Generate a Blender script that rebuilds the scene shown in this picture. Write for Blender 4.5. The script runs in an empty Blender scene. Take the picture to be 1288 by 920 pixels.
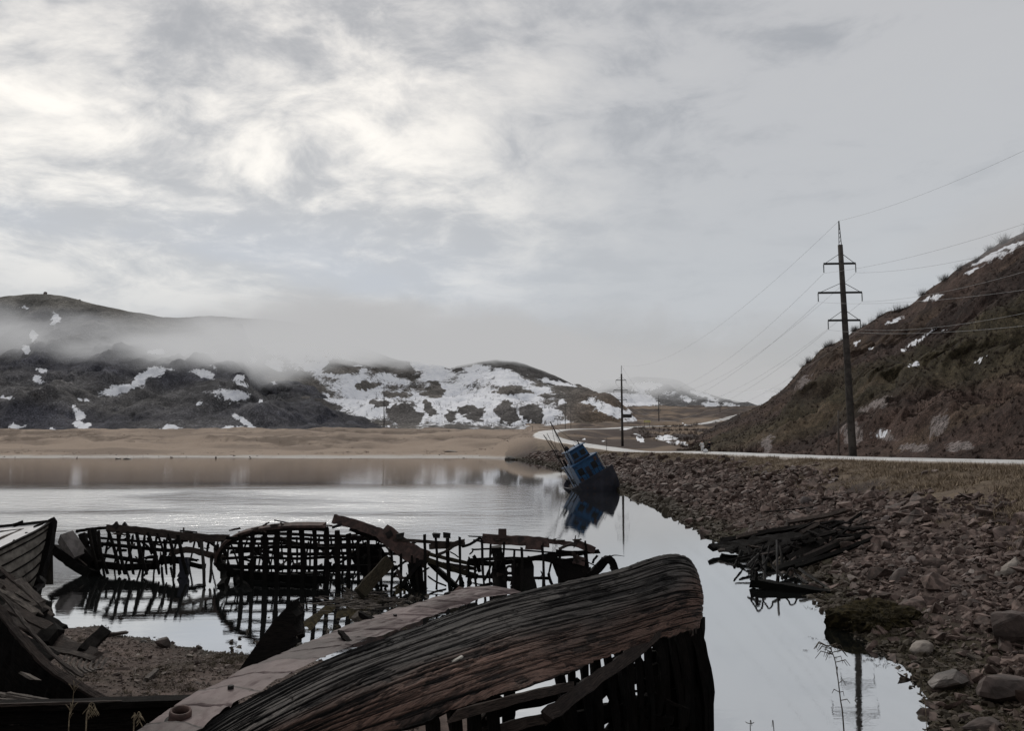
import bpy, bmesh, math, random
import numpy as np
from mathutils import Vector, Matrix

random.seed(7)
rng = np.random.default_rng(11)
SC = bpy.context.scene
COL = SC.collection

# ------------------------------------------------------------------ camera
F = 1000.0
CX, CY, HZ = 644.0, 460.0, 550.0
EYE = 6.4
PITCH = math.atan((HZ - CY) / F)
cp, sp = math.cos(PITCH), math.sin(PITCH)
cam = bpy.data.cameras.new('camera')
camo = bpy.data.objects.new('camera', cam)
COL.objects.link(camo)
camo.location = (0, 0, EYE)
camo.rotation_euler = (math.pi / 2 + PITCH, 0, 0)
cam.sensor_width = 36
cam.lens = 36 * F / 1288
cam.clip_start = 0.1
cam.clip_end = 20000
SC.camera = camo
SC.render.resolution_x, SC.render.resolution_y = 1024, 732
SC.view_settings.view_transform = 'Standard'
SC.view_settings.look = 'None'
SC.view_settings.exposure = 0
SC.cycles.use_denoising = True
SC.cycles.max_bounces = 6
SC.cycles.transparent_max_bounces = 12
SC.cycles.volume_bounces = 0
SC.cycles.volume_step_rate = 1.0
SC.cycles.volume_max_steps = 64
SC.cycles.caustics_reflective = False
SC.cycles.caustics_refractive = False


def P(px, py, Y):
    """world point at depth Y seen at photo position px, py"""
    x = (px - CX) / F
    z = (CY - py) / F
    d = Vector((x, cp - z * sp, sp + z * cp))
    k = Y / d.y
    return Vector((d.x * k, Y, EYE + d.z * k))


def PW(px, py, z=0.0):
    x = (px - CX) / F
    zz = (CY - py) / F
    d = Vector((x, cp - zz * sp, sp + zz * cp))
    k = (z - EYE) / d.z
    return Vector((d.x * k, d.y * k, z))


def proj(X, Y, Z):
    """world arrays -> photo pixels"""
    dz = Z - EYE
    fw = Y * cp + dz * sp
    up = -Y * sp + dz * cp
    fw = np.maximum(fw, 0.01)
    return CX + F * X / fw, CY - F * up / fw


# ------------------------------------------------------------------ noise
def _h(ix, iy, s):
    n = (ix.astype(np.int64) * 374761393 + iy.astype(np.int64) * 668265263 + s * 1442695041) & 0x7fffffff
    n = ((n ^ (n >> 13)) * 1274126177) & 0x7fffffff
    n = (n ^ (n >> 16)) & 0xffff
    return n / 65535.0


def vnoise(x, y, s=0):
    x = np.asarray(x, float); y = np.asarray(y, float)
    ix = np.floor(x); iy = np.floor(y)
    fx = x - ix; fy = y - iy
    fx = fx * fx * fx * (fx * (fx * 6 - 15) + 10)
    fy = fy * fy * fy * (fy * (fy * 6 - 15) + 10)
    a = _h(ix, iy, s); b = _h(ix + 1, iy, s); c = _h(ix, iy + 1, s); d = _h(ix + 1, iy + 1, s)
    return (a + (b - a) * fx) * (1 - fy) + (c + (d - c) * fx) * fy


def fbm(x, y, o=5, s=0, g=0.5):
    """about -1..1"""
    x = np.asarray(x, float); y = np.asarray(y, float)
    r = 0; a = 1; t = 0
    for k in range(o):
        r = r + a * (vnoise(x, y, s + k * 17) * 2 - 1); t += a
        a *= g
        x, y = x * 1.6 * 1.25 - y * 0.35 + 13.7, y * 1.95 + x * 0.35 + 5.1
    return r / t * 1.6


def fbma(x, y, o=5, s=0, g=0.55):
    """like fbm but keeps the grain direction"""
    x = np.asarray(x, float); y = np.asarray(y, float)
    r = 0; a = 1; t = 0
    for k in range(o):
        r = r + a * (vnoise(x, y, s + k * 17) * 2 - 1); t += a
        a *= g
        x, y = x * 2.03 + 13.7, y * 1.97 + 5.1
    return r / t * 1.6


def sstep(a, b, x):
    t = np.clip((np.asarray(x, float) - a) / (b - a), 0, 1)
    return t * t * (3 - 2 * t)


def crom(pts, n):
    """Catmull-Rom through pts, n samples"""
    p = np.array([list(q) for q in pts], float)
    m = len(p)
    out = []
    for t in np.linspace(0, m - 1, n):
        i = min(int(t), m - 2); f = t - i
        p0 = p[max(i - 1, 0)]; p1 = p[i]; p2 = p[i + 1]; p3 = p[min(i + 2, m - 1)]
        out.append(0.5 * ((2 * p1) + (-p0 + p2) * f + (2 * p0 - 5 * p1 + 4 * p2 - p3) * f * f + (-p0 + 3 * p1 - 3 * p2 + p3) * f ** 3))
    return np.array(out)


# ------------------------------------------------------------------ objects
def tag(o, label=None, cat=None, group=None, kind=None):
    if label: o['label'] = label
    if cat: o['category'] = cat
    if group: o['group'] = group
    if kind: o['kind'] = kind
    return o


def empty(name, loc, label=None, cat=None, group=None, rot=(0, 0, 0)):
    o = bpy.data.objects.new(name, None)
    COL.objects.link(o)
    o.location = loc
    o.rotation_euler = rot
    o.empty_display_size = 0.2
    tag(o, label, cat, group)
    return o


def link(name, me, mat, parent=None, loc=None, rel=True):
    o = bpy.data.objects.new(name, me)
    COL.objects.link(o)
    if mat and not me.materials:
        me.materials.append(mat)
    if parent is not None:
        o.parent = parent
        if rel:
            # vertices were given in world space: undo the parents' placing
            m = Matrix.Identity(4)
            q = parent
            while q is not None:
                m = (Matrix.Translation(q.location) @ q.rotation_euler.to_matrix().to_4x4()) @ m
                q = q.parent
            o.matrix_local = Matrix.Identity(4)
            me.transform(m.inverted())
    elif loc is not None:
        o.location = loc
    return o


class MB:
    def __init__(s):
        s.v = []; s.f = []; s.uv = []

    def add(s, verts, faces, uvs=None):
        b = len(s.v)
        s.v += [tuple(q) for q in verts]
        for i, f in enumerate(faces):
            s.f.append([b + k for k in f])
            s.uv.append(uvs[i] if uvs else [(verts[k][0], verts[k][2]) for k in f])

    def beam(s, pts, w, t, up=(0, 0, 1), jit=0.08, taper=1.0, n=None, rag=0.0):
        """a timber: rectangular section swept along pts, edges roughened"""
        pts = [Vector(p) for p in pts]
        if n is None:
            L = sum((pts[i + 1] - pts[i]).length for i in range(len(pts) - 1))
            n = max(len(pts), min(14, int(L / max(w, t, 0.05) * 1.2) + 2))
        if len(pts) > 2:
            q = [Vector(a) for a in crom(pts, n)]
        else:
            q = [pts[0].lerp(pts[1], k / (n - 1)) for k in range(n)]
        up = Vector(up)
        base = len(s.v)
        dist = 0
        U = []
        for i, p in enumerate(q):
            tg = (q[min(i + 1, n - 1)] - q[max(i - 1, 0)]).normalized()
            side = tg.cross(up)
            if side.length < 1e-3: side = tg.cross(Vector((1, 0, 0)))
            side.normalize()
            nn = side.cross(tg).normalized()
            if i: dist += (p - q[i - 1]).length
            U.append(dist)
            k = 1 + (taper - 1) * i / (n - 1)
            W = w * k / 2; T = t * k / 2
            for (a, b) in ((-1, -1), (1, -1), (1, 1), (-1, 1)):
                j = lambda: random.uniform(-jit, jit)
                e = tg * (random.uniform(-rag, rag) if i in (0, n - 1) else 0)
                s.v.append(tuple(p + side * (a * W + j() * w) + nn * (b * T + j() * t) + e))
        vv = [0, w, w + t, 2 * w + t, 2 * w + 2 * t]
        for i in range(n - 1):
            for k in range(4):
                a = base + i * 4 + k; b = base + i * 4 + (k + 1) % 4
                s.f.append([a, b, b + 4, a + 4])
                s.uv.append([(U[i], vv[k]), (U[i], vv[k + 1]), (U[i + 1], vv[k + 1]), (U[i + 1], vv[k])])
        s.f.append([base + 3, base + 2, base + 1, base]); s.uv.append([(0, 0), (0.1, 0), (0.1, .1), (0, .1)])
        e = base + (n - 1) * 4
        s.f.append([e, e + 1, e + 2, e + 3]); s.uv.append([(0, 0), (0.1, 0), (0.1, .1), (0, .1)])
        return s

    def tube(s, pts, r, sides=6, cap=True):
        pts = [Vector(p) for p in pts]
        n = len(pts)
        rr = r if hasattr(r, '__len__') else [r] * n
        base = len(s.v)
        dist = 0; U = []
        ref = None
        for i, p in enumerate(pts):
            tg = (pts[min(i + 1, n - 1)] - pts[max(i - 1, 0)])
            tg = tg.normalized() if tg.length > 0 else Vector((0, 0, 1))
            if ref is None:
                ref = tg.cross(Vector((0.3, 0.2, 1)))
                if ref.length < 0.05: ref = tg.cross(Vector((1, 0, 0)))
            ref = (ref - tg * ref.dot(tg)).normalized()
            b = tg.cross(ref)
            if i: dist += (p - pts[i - 1]).length
            U.append(dist)
            for k in range(sides):
                a = 2 * math.pi * k / sides
                s.v.append(tuple(p + (ref * math.cos(a) + b * math.sin(a)) * rr[i]))
        for i in range(n - 1):
            for k in range(sides):
                a = base + i * sides + k; b2 = base + i * sides + (k + 1) % sides
                s.f.append([a, b2, b2 + sides, a + sides])
                s.uv.append([(U[i], k * .1), (U[i], k * .1 + .1), (U[i + 1], k * .1 + .1), (U[i + 1], k * .1)])
        if cap:
            s.f.append([base + k for k in reversed(range(sides))]); s.uv.append([(0, 0)] * sides)
            e = base + (n - 1) * sides
            s.f.append([e + k for k in range(sides)]); s.uv.append([(0, 0)] * sides)
        return s

    def ring(s, c, axis, r0, r1, h, n=20):
        """a short collar (washer with height)"""
        c = Vector(c); ax = Vector(axis).normalized()
        a = ax.cross(Vector((0.2, 1, 0.1))).normalized(); b = ax.cross(a)
        prof = [(r0, 0), (r1, 0), (r1 * 0.96, h * .85), (r1 * .9, h), (r0 * 1.08, h), (r0, h * .8)]
        base = len(s.v); m = len(prof)
        for k in range(n):
            t = 2 * math.pi * k / n
            for (r, z) in prof:
                s.v.append(tuple(c + (a * math.cos(t) + b * math.sin(t)) * r + ax * z))
        for k in range(n):
            for i in range(m):
                i2 = (i + 1) % m; k2 = (k + 1) % n
                s.f.append([base + k * m + i, base + k2 * m + i, base + k2 * m + i2, base + k * m + i2])
                s.uv.append([(k * .05, i * .05)] * 4)
        return s

    def grid(s, A, uv=None, closed_u=False):
        """A: (nu, nv, 3)"""
        nu, nv = A.shape[:2]
        base = len(s.v)
        s.v += [tuple(q) for q in A.reshape(-1, 3)]
        for i in range(nu - 1):
            for j in range(nv - 1):
                a = base + i * nv + j
                s.f.append([a, a + nv, a + nv + 1, a + 1])
                if uv is None:
                    s.uv.append([(i * .1, j * .1), (i * .1 + .1, j * .1), (i * .1 + .1, j * .1 + .1), (i * .1, j * .1 + .1)])
                else:
                    s.uv.append([tuple(uv[i, j]), tuple(uv[i + 1, j]), tuple(uv[i + 1, j + 1]), tuple(uv[i, j + 1])])
        return s

    def mesh(s, name, smooth=False):
        me = bpy.data.meshes.new(name)
        me.from_pydata(s.v, [], s.f)
        u = me.uv_layers.new(name='UVMap')
        flat = [c for face in s.uv for q in face for c in q]
        u.data.foreach_set('uv', flat)
        if smooth:
            me.polygons.foreach_set('use_smooth', [True] * len(me.polygons))
        me.update()
        return me

    def build(s, name, mat, parent=None, smooth=False, label=None):
        o = link(name, s.mesh(name, smooth), mat, parent)
        if label: o['label'] = label
        return o


def npmesh(name, V, Fq, smooth=True):
    V = np.asarray(V, np.float32); Fq = np.asarray(Fq, np.int32)
    me = bpy.data.meshes.new(name)
    me.vertices.add(len(V)); me.vertices.foreach_set('co', V.ravel())
    k = Fq.shape[1]
    me.loops.add(Fq.size); me.loops.foreach_set('vertex_index', Fq.ravel())
    me.polygons.add(len(Fq))
    me.polygons.foreach_set('loop_start', np.arange(len(Fq), dtype=np.int32) * k)
    me.polygons.foreach_set('loop_total', np.full(len(Fq), k, np.int32))
    me.polygons.foreach_set('use_smooth', np.full(len(Fq), smooth))
    me.update(calc_edges=True)
    me.validate()
    return me


def gridfaces(nr, nc, flip=False):
    i, j = np.meshgrid(np.arange(nr - 1), np.arange(nc - 1), indexing='ij')
    a = (i * nc + j).ravel()
    q = np.stack([a, a + 1, a + nc + 1, a + nc], 1)
    return q[:, ::-1] if flip else q


def vcol(me, name, C):
    at = me.attributes.new(name, 'FLOAT_COLOR', 'POINT')
    C = np.asarray(C, np.float32)
    if C.shape[1] == 3: C = np.concatenate([C, np.ones((len(C), 1), np.float32)], 1)
    at.data.foreach_set('color', C.ravel())


def vflt(me, name, A):
    at = me.attributes.new(name, 'FLOAT', 'POINT')
    at.data.foreach_set('value', np.asarray(A, np.float32).ravel())


# ------------------------------------------------------------------ materials
def N(nt, typ, ins=None, **at):
    n = nt.nodes.new(typ)
    for k, v in at.items(): setattr(n, k, v)
    for k, v in (ins or {}).items():
        sck = n.inputs[k]
        if isinstance(v, bpy.types.NodeSocket): nt.links.new(v, sck)
        elif isinstance(v, bpy.types.Node): nt.links.new(v.outputs[0], sck)
        else:
            if isinstance(v, tuple) and len(v) == 3 and sck.type == 'RGBA': v = v + (1,)
            sck.default_value = v
    return n


def mixc(nt, f, a, b, blend='MIX'):
    n = nt.nodes.new('ShaderNodeMix'); n.data_type = 'RGBA'; n.blend_type = blend; n.clamp_factor = True
    for i, v in ((0, f), (6, a), (7, b)):
        if isinstance(v, bpy.types.Node): v = v.outputs[0]
        if isinstance(v, bpy.types.NodeSocket): nt.links.new(v, n.inputs[i])
        else:
            if isinstance(v, tuple) and len(v) == 3: v = v + (1,)
            n.inputs[i].default_value = v
    return n.outputs[2]


def M_(nt, op, a, b=0.0, c=None, clamp=False):
    ins = {0: a, 1: b}
    if c is not None: ins[2] = c
    n = N(nt, 'ShaderNodeMath', ins, operation=op)
    n.use_clamp = clamp
    return n.outputs[0]


def ramp(nt, fac, stops):
    n = N(nt, 'ShaderNodeValToRGB', {0: fac})
    el = n.color_ramp.elements
    while len(el) < len(stops): el.new(0.5)
    for e, (p, c) in zip(el, stops):
        e.position = p
        e.color = (c, c, c, 1) if not isinstance(c, tuple) else c + (1,)
    return n.outputs[0]


def sm(nt, x, a, b):
    n = N(nt, 'ShaderNodeMapRange', {0: x, 1: a, 2: b, 3: 0.0, 4: 1.0}, interpolation_type='SMOOTHSTEP')
    return n.outputs[0]


def noise(nt, vec, scale, detail=6, rough=0.6, dist=0.0):
    return N(nt, 'ShaderNodeTexNoise', {'Vector': vec, 'Scale': scale, 'Detail': detail, 'Roughness': rough, 'Distortion': dist}).outputs[0]


def newmat(name):
    m = bpy.data.materials.new(name)
    m.use_nodes = True
    nt = m.node_tree
    nt.nodes.clear()
    out = nt.nodes.new('ShaderNodeOutputMaterial')
    return m, nt, out


def pbsdf(nt, out, col, rough=0.8, spec=0.3, bump=None, bstr=0.5, bdist=0.02, metal=0.0):
    ins = {'Base Color': col, 'Roughness': rough, 'Metallic': metal, 'Specular IOR Level': spec}
    b = N(nt, 'ShaderNodeBsdfPrincipled', ins)
    if bump is not None:
        bn = N(nt, 'ShaderNodeBump', {'Height': bump, 'Strength': bstr, 'Distance': bdist})
        nt.links.new(bn.outputs[0], b.inputs['Normal'])
    nt.links.new(b.outputs[0], out.inputs[0])
    return b


def scl(nt, vec, s):
    return N(nt, 'ShaderNodeMapping', {'Vector': vec, 'Scale': s}).outputs[0]


def wood(name, c1, c2, rough=0.75, spec=0.25, weed=None, bd=0.02, patch=1.3):
    """weathered timber: grain along U of the UV map; weed: colour mixed in near the water"""
    m, nt, out = newmat(name)
    tc = N(nt, 'ShaderNodeTexCoord')
    geo = N(nt, 'ShaderNodeNewGeometry')
    g = noise(nt, scl(nt, tc.outputs['UV'], (1.6, 38, 1)), 1.0, 7, 0.65, 0.3)
    g2 = noise(nt, scl(nt, tc.outputs['UV'], (5, 110, 1)), 1.0, 4, 0.6)
    p = noise(nt, geo.outputs['Position'], patch, 5, 0.6)
    oi = N(nt, 'ShaderNodeObjectInfo')
    f = M_(nt, 'ADD', M_(nt, 'MULTIPLY', g, 0.9), M_(nt, 'MULTIPLY', p, 0.9))
    f = M_(nt, 'ADD', f, M_(nt, 'MULTIPLY', oi.outputs['Random'], 0.25))
    c = mixc(nt, sm(nt, f, 0.65, 1.35), c1, c2)
    c = mixc(nt, sm(nt, g2, 0.62, 0.35), c, (c1[0] * .35, c1[1] * .35, c1[2] * .35))
    if weed:
        z = N(nt, 'ShaderNodeSeparateXYZ', {0: geo.outputs['Position']}).outputs[2]
        zf = M_(nt, 'ADD', z, M_(nt, 'MULTIPLY', p, -0.6))
        c = mixc(nt, sm(nt, zf, 0.35, -0.1), c, weed)
    h = M_(nt, 'ADD', M_(nt, 'MULTIPLY', g, 1.0), M_(nt, 'MULTIPLY', g2, 0.5))
    h = M_(nt, 'ADD', h, M_(nt, 'MULTIPLY', noise(nt, geo.outputs['Position'], 9, 5, .65), .6))
    pbsdf(nt, out, c, rough, spec, h, 0.9, bd)
    return m


def speckle(name, c1, c2, scale=3, rough=0.8, spec=0.3, bd=0.01, metal=0.0, c3=None, s3=1.0, rnd=0.0):
    """two-tone mottled surface (rust, stone, concrete)"""
    m, nt, out = newmat(name)
    geo = N(nt, 'ShaderNodeNewGeometry')
    pos = geo.outputs['Position']
    n1 = noise(nt, pos, scale, 8, 0.65, 0.4)
    c = mixc(nt, sm(nt, n1, 0.38, 0.64), c1, c2)
    if c3:
        c = mixc(nt, sm(nt, noise(nt, pos, s3, 6, .7, .6), .55, .68), c, c3)
    if rnd:
        oi = N(nt, 'ShaderNodeObjectInfo')
        k = M_(nt, 'ADD', M_(nt, 'MULTIPLY', oi.outputs['Random'], 2 * rnd), 1 - rnd)
        hs = N(nt, 'ShaderNodeHueSaturation', {'Value': k, 'Color': c})
        c = hs.outputs[0]
    n2 = noise(nt, pos, scale * 6, 6, .7)
    pbsdf(nt, out, c, rough, spec, M_(nt, 'ADD', n1, M_(nt, 'MULTIPLY', n2, .4)), .8, bd, metal)
    return m


W_BLACK = wood('black_wet_wood', (0.0035, 0.003, 0.003), (0.012, 0.0095, 0.0082), 0.8, 0.06, weed=(0.003, 0.003, 0.0025))
W_BROWN = wood('brown_weathered_wood', (0.022, 0.016, 0.014), (0.075, 0.055, 0.045), 0.8, 0.2)
W_PALE = wood('pale_grey_wood', (0.06, 0.05, 0.045), (0.17, 0.145, 0.125), 0.85, 0.2)
W_MOSS = wood('mossy_wood', (0.030, 0.025, 0.017), (0.085, 0.068, 0.045), 0.9, 0.1, weed=(0.03, 0.027, 0.018))
RUST = speckle('rusted_plate', (0.035, 0.022, 0.019), (0.085, 0.05, 0.042), 4, .75, .3, .01, 0, (0.02, 0.013, 0.012), 1.5)
RUST_LIGHT = speckle('rust_pink_sheet', (0.20, 0.145, 0.13), (0.33, 0.26, 0.24), 3, .5, .5, .006, 0, (0.10, 0.06, 0.05), 5)
BLACK_IRON = speckle('black_iron', (0.004, 0.004, 0.004), (0.014, 0.011, 0.010), 5, .7, .2, .01)

# ------------------------------------------------------------------ sky and sun
SUN_AZ = math.atan2(-330, 1000)     # left of the view axis
SUN_EL = math.radians(46)
GL_EL = math.radians(24)      # where the deck is thinnest
GL_AZ = math.atan2(-430, 1000)
GD = Vector((math.sin(GL_AZ) * math.cos(GL_EL), math.cos(GL_AZ) * math.cos(GL_EL), math.sin(GL_EL)))
SD = Vector((math.sin(SUN_AZ) * math.cos(SUN_EL), math.cos(SUN_AZ) * math.cos(SUN_EL), math.sin(SUN_EL)))
w = bpy.data.worlds.new('World'); SC.world = w; w.use_nodes = True
nt = w.node_tree; nt.nodes.clear()
out = nt.nodes.new('ShaderNodeOutputWorld')
tc = N(nt, 'ShaderNodeTexCoord')
D = N(nt, 'ShaderNodeVectorMath', {0: tc.outputs['Generated']}, operation='NORMALIZE').outputs[0]
sep = N(nt, 'ShaderNodeSeparateXYZ', {0: D})
dz = M_(nt, 'MAXIMUM', sep.outputs[2], 0.0)
inv = M_(nt, 'DIVIDE', 1.0, M_(nt, 'ADD', dz, 0.16))
pl = N(nt, 'ShaderNodeVectorMath', {0: D, 'Scale': inv}, operation='SCALE').outputs[0]
pl = N(nt, 'ShaderNodeMapping', {'Vector': pl, 'Location': (3.2, 1.7, 0), 'Rotation': (0, 0, 0.5), 'Scale': (1.0, 1.0, 0.0)}).outputs[0]
wp = N(nt, 'ShaderNodeTexNoise', {'Vector': pl, 'Scale': 1.2, 'Detail': 3}).outputs['Color']
pw = N(nt, 'ShaderNodeMix', {0: 0.26}, data_type='VECTOR')
nt.links.new(pl, pw.inputs[4]); nt.links.new(wp, pw.inputs[5])
pw = pw.outputs[1]
nbig = noise(nt, pw, 0.9, 5, .55)
nmed = noise(nt, pw, 2.6, 9, .62, 0.25)
nfin = noise(nt, pw, 6.5, 8, .6, 0.4)
sky = N(nt, 'ShaderNodeTexSky', sky_type='NISHITA', sun_disc=False, sun_elevation=SUN_EL, sun_rotation=SUN_AZ)
nish = N(nt, 'ShaderNodeVectorMath', {0: sky.outputs[0], 'Scale': 0.10}, operation='SCALE').outputs[0]
# elevation gradient of the overcast
g = ramp(nt, dz, [(0.0, (.465, .465, .47)), (0.07, (.485, .488, .495)), (0.12, (.525, .537, .555)), (0.19, (.525, .541, .560)), (0.30, (.528, .538, .552)), (0.45, (.535, .538, .548)), (1.0, (.50, .50, .51))])
sd = N(nt, 'ShaderNodeVectorMath', {0: D, 1: tuple(GD)}, operation='DOT_PRODUCT').outputs['Value']
glow = sm(nt, sd, 0.86, 1.0)          # wide
amp = M_(nt, 'ADD', 0.07, M_(nt, 'MULTIPLY', M_(nt, 'MULTIPLY', sm(nt, sd, 0.78, 0.97), sm(nt, dz, .10, .28)), 0.80))
den = M_(nt, 'ADD', M_(nt, 'MULTIPLY', nmed, .62), M_(nt, 'MULTIPLY', nbig, .38))
den = M_(nt, 'ADD', den, M_(nt, 'MULTIPLY', M_(nt, 'SUBTRACT', nfin, .5), .36))
thin = sm(nt, den, 0.58, 0.36)        # thin places of the cloud deck
thick = sm(nt, den, 0.50, 0.63)
amp = M_(nt, 'MULTIPLY', amp, M_(nt, 'ADD', .25, M_(nt, 'MULTIPLY', .75, sm(nt, N(nt, 'ShaderNodeMath', {0: sep.outputs[0], 1: sep.outputs[1]}, operation='ARCTAN2').outputs[0], .22, -.22))))
bright = M_(nt, 'MULTIPLY', M_(nt, 'MULTIPLY', thin, amp), .58)
c = mixc(nt, 1.0, g, mixc(nt, bright, (0, 0, 0), (1.0, .90, .74)), 'ADD')
c = mixc(nt, M_(nt, 'MULTIPLY', glow, 0.05), c, (1.0, .88, .70), 'ADD')
dark = M_(nt, 'MULTIPLY', thick, M_(nt, 'ADD', .09, M_(nt, 'MULTIPLY', sm(nt, dz, .20, .46), .42)))
c = mixc(nt, dark, c, (.26, .28, .31))
# low bank of stratus standing over the valley
ax = N(nt, 'ShaderNodeMath', {0: sep.outputs[0], 1: sep.outputs[1]}, operation='ARCTAN2').outputs[0]
top = M_(nt, 'ADD', 0.165, M_(nt, 'MULTIPLY', M_(nt, 'SUBTRACT', noise(nt, D, 5, 6, .6, .5), .5), .14))
bank = M_(nt, 'MULTIPLY', sm(nt, dz, top, M_(nt, 'SUBTRACT', top, .06)), M_(nt, 'MULTIPLY', sm(nt, ax, -.30, -.08), sm(nt, ax, .75, .25)))
c = mixc(nt, M_(nt, 'MULTIPLY', bank, .85), c, (.45, .448, .452))
# thin blue openings low on the left
blue = M_(nt, 'MULTIPLY', M_(nt, 'MULTIPLY', sm(nt, ax, .15, -.25), sm(nt, dz, .30, .2)), sm(nt, nbig, .45, .6))
c = mixc(nt, M_(nt, 'MULTIPLY', blue, .35), c, (.54, .59, .68))
c = mixc(nt, 0.06, c, nish)
bg = N(nt, 'ShaderNodeBackground', {'Color': c, 'Strength': 1.0})
nt.links.new(bg.outputs[0], out.inputs[0])

sun = bpy.data.lights.new('sun', 'SUN'); sun.energy = 1.35; sun.angle = math.radians(22); sun.color = (1, .95, .88)
suno = bpy.data.objects.new('sun', sun); COL.objects.link(suno)
suno.rotation_euler = (-SD).to_track_quat('-Z', 'Y').to_euler()
suno.location = (-60, 100, 80)

# ------------------------------------------------------------------ terrain functions
SH = np.array([(-20, 5), (8, 6.5), (15, 8.2), (17.3, 8.8), (19.4, 10.2), (23, 11.1), (28, 11.5), (33, 12.2), (38, 13.4), (43, 12.9), (53, 12.9), (71, 13.2), (103, 13.0), (140, 11.5), (165, 9.0), (195, 7.0), (222, 1.5), (232, -0.8), (700, -0.8)])
LV = np.array([(-20, 5.0), (20, 4.9), (48, 4.62), (67, 4.38), (90, 4.15), (109, 3.95), (130, 3.7), (170, 3.05), (209, 2.55), (240, 3.2), (265, 5.2), (300, 6.6), (350, 9.6), (450, 12.5), (520, 14), (700, 31), (900, 40)])
BV = np.array([(-20, -2), (205, -1.2), (228, -.25), (237, 0.0), (250, .22), (266, 0.8), (300, 2.6), (335, 4.6), (372, 7.2), (410, 9.6), (440, 10.3), (470, 10.6), (900, 12)])
# near shore on the left, waterline (X -> Y)
NS = np.array([(-200, 40), (-40, 31), (-17, 28.2), (-13.9, 27.2), (-10.7, 25.5), (-8.3, 24.0), (-6.5, 23.2), (-4.5, 23.8), (-2.0, 22.5), (0.0, 17.5), (2.0, 13.5), (5.0, 9.5), (8, 6), (40, 6)])


rd = [(52, 30), (43, 40), (37.5, 52), (34.2, 66), (32.6, 82), (31.6, 108), (31.2, 135), (31.0, 170), (30.8, 205), (27, 232), (18, 250), (11.5, 266), (14, 290), (24, 318), (40, 345), (62, 392), (88, 440), (108, 490), (138, 540), (190, 640), (240, 730)]
rz = [4.75, 4.72, 4.66, 4.5, 4.3, 4.08, 3.82, 3.2, 2.75, 3.3, 4.8, 6.5, 8.4, 9.4, 9.9, 11.4, 12.4, 13.2, 17, 26, 35]
ctr = crom([(a, b, c) for (a, b), c in zip(rd, rz)], 260)


def ground_z(X, Y, detail=True):
    X = np.asarray(X, float); Y = np.asarray(Y, float)
    wob = fbm(X * .12, Y * .12, 3, 5) * 0.9 if detail else 0
    xs = np.interp(Y, SH[:, 0], SH[:, 1]) + wob * np.where(Y < 200, 1, .3)
    L = np.interp(Y, LV[:, 0], LV[:, 1])
    d = X - xs
    wd = np.interp(Y, [0, 40, 70, 110, 160, 209, 240], [15, 15, 14, 14, 14, 13, 10])
    t = d / wd
    prof = np.interp(t, [-1, -.25, 0, .10, .55, .82, 1.0, 1.2, 3], [-2.5 / 4.5, -.16, 0, .055, .50, .82, .97, 1, 1])
    zr = np.where(t < 0, prof * 4.5, prof * L)
    if detail:
        zr = zr + fbm(X * .35, Y * .35, 4, 9) * .22 * sstep(.03, .2, t) * sstep(1.15, .9, t)
        zr = zr + fbm(X * .05, Y * .05, 4, 21) * sstep(1.9, 3.5, t) * np.interp(Y, [0, 60, 250, 400], [.1, .35, 1.8, 2.4])
    zb = np.interp(Y, BV[:, 0], BV[:, 1])
    if detail:
        k = sstep(262, 320, Y)
        zb = zb + k * (fbm(X * .018, Y * .03, 5, 31) * 1.5 + np.abs(fbm(X * .05, Y * .07, 5, 37)) * 1.7 - .35) * (1 - .75 * sstep(415, 445, Y))
        zb = zb + fbm(X * .03, Y * .12, 3, 41) * .10 * sstep(225, 245, Y)
    zb = np.where(X > 60, np.minimum(zb, zr), zb)
    # the near shore
    ns = np.interp(X, NS[:, 0], NS[:, 1])
    dn = ns - Y + (fbm(X * .5, Y * .5, 4, 51) * .45 if detail else 0)
    zn = np.interp(dn, [-12, -3, 0, 2.5, 6, 12, 17, 24, 60], [-2.5, -.5, 0, .22, .55, 1.6, 3.0, 4.6, 5.0])
    if detail: zn = zn + fbm(X * .9, Y * .9, 4, 61) * .07 * sstep(0, 2, dn)
    rc = np.sqrt(X ** 2 + Y ** 2)
    zv = np.interp(rc, [0, 2.2, 4, 6, 9, 12], [4.8, 4.72, 4.2, 2.9, .6, -2])
    z = np.maximum(np.maximum(zr, zv), np.maximum(zb, zn))
    sel = np.nonzero((Y > 195) & (Y < 620) & (X > -30))
    if len(sel[0]):
        fx, fy = X[sel], Y[sel]
        q = ctr[(ctr[:, 1] > 190)][::2]
        bd = np.full(fx.shape, 1e9); bz = np.zeros(fx.shape)
        for (qx, qy, qz) in q:
            d2 = (fx - qx) ** 2 + (fy - qy) ** 2
            k_ = d2 < bd
            bd[k_] = d2[k_]; bz[k_] = qz
        w_ = sstep(26, 6, np.sqrt(bd))
        z = np.array(z); z[sel] = z[sel] * (1 - w_) + (bz - .12) * w_
    return z


def gz(x, y):
    return float(ground_z(np.array([x]), np.array([y]))[0])


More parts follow.
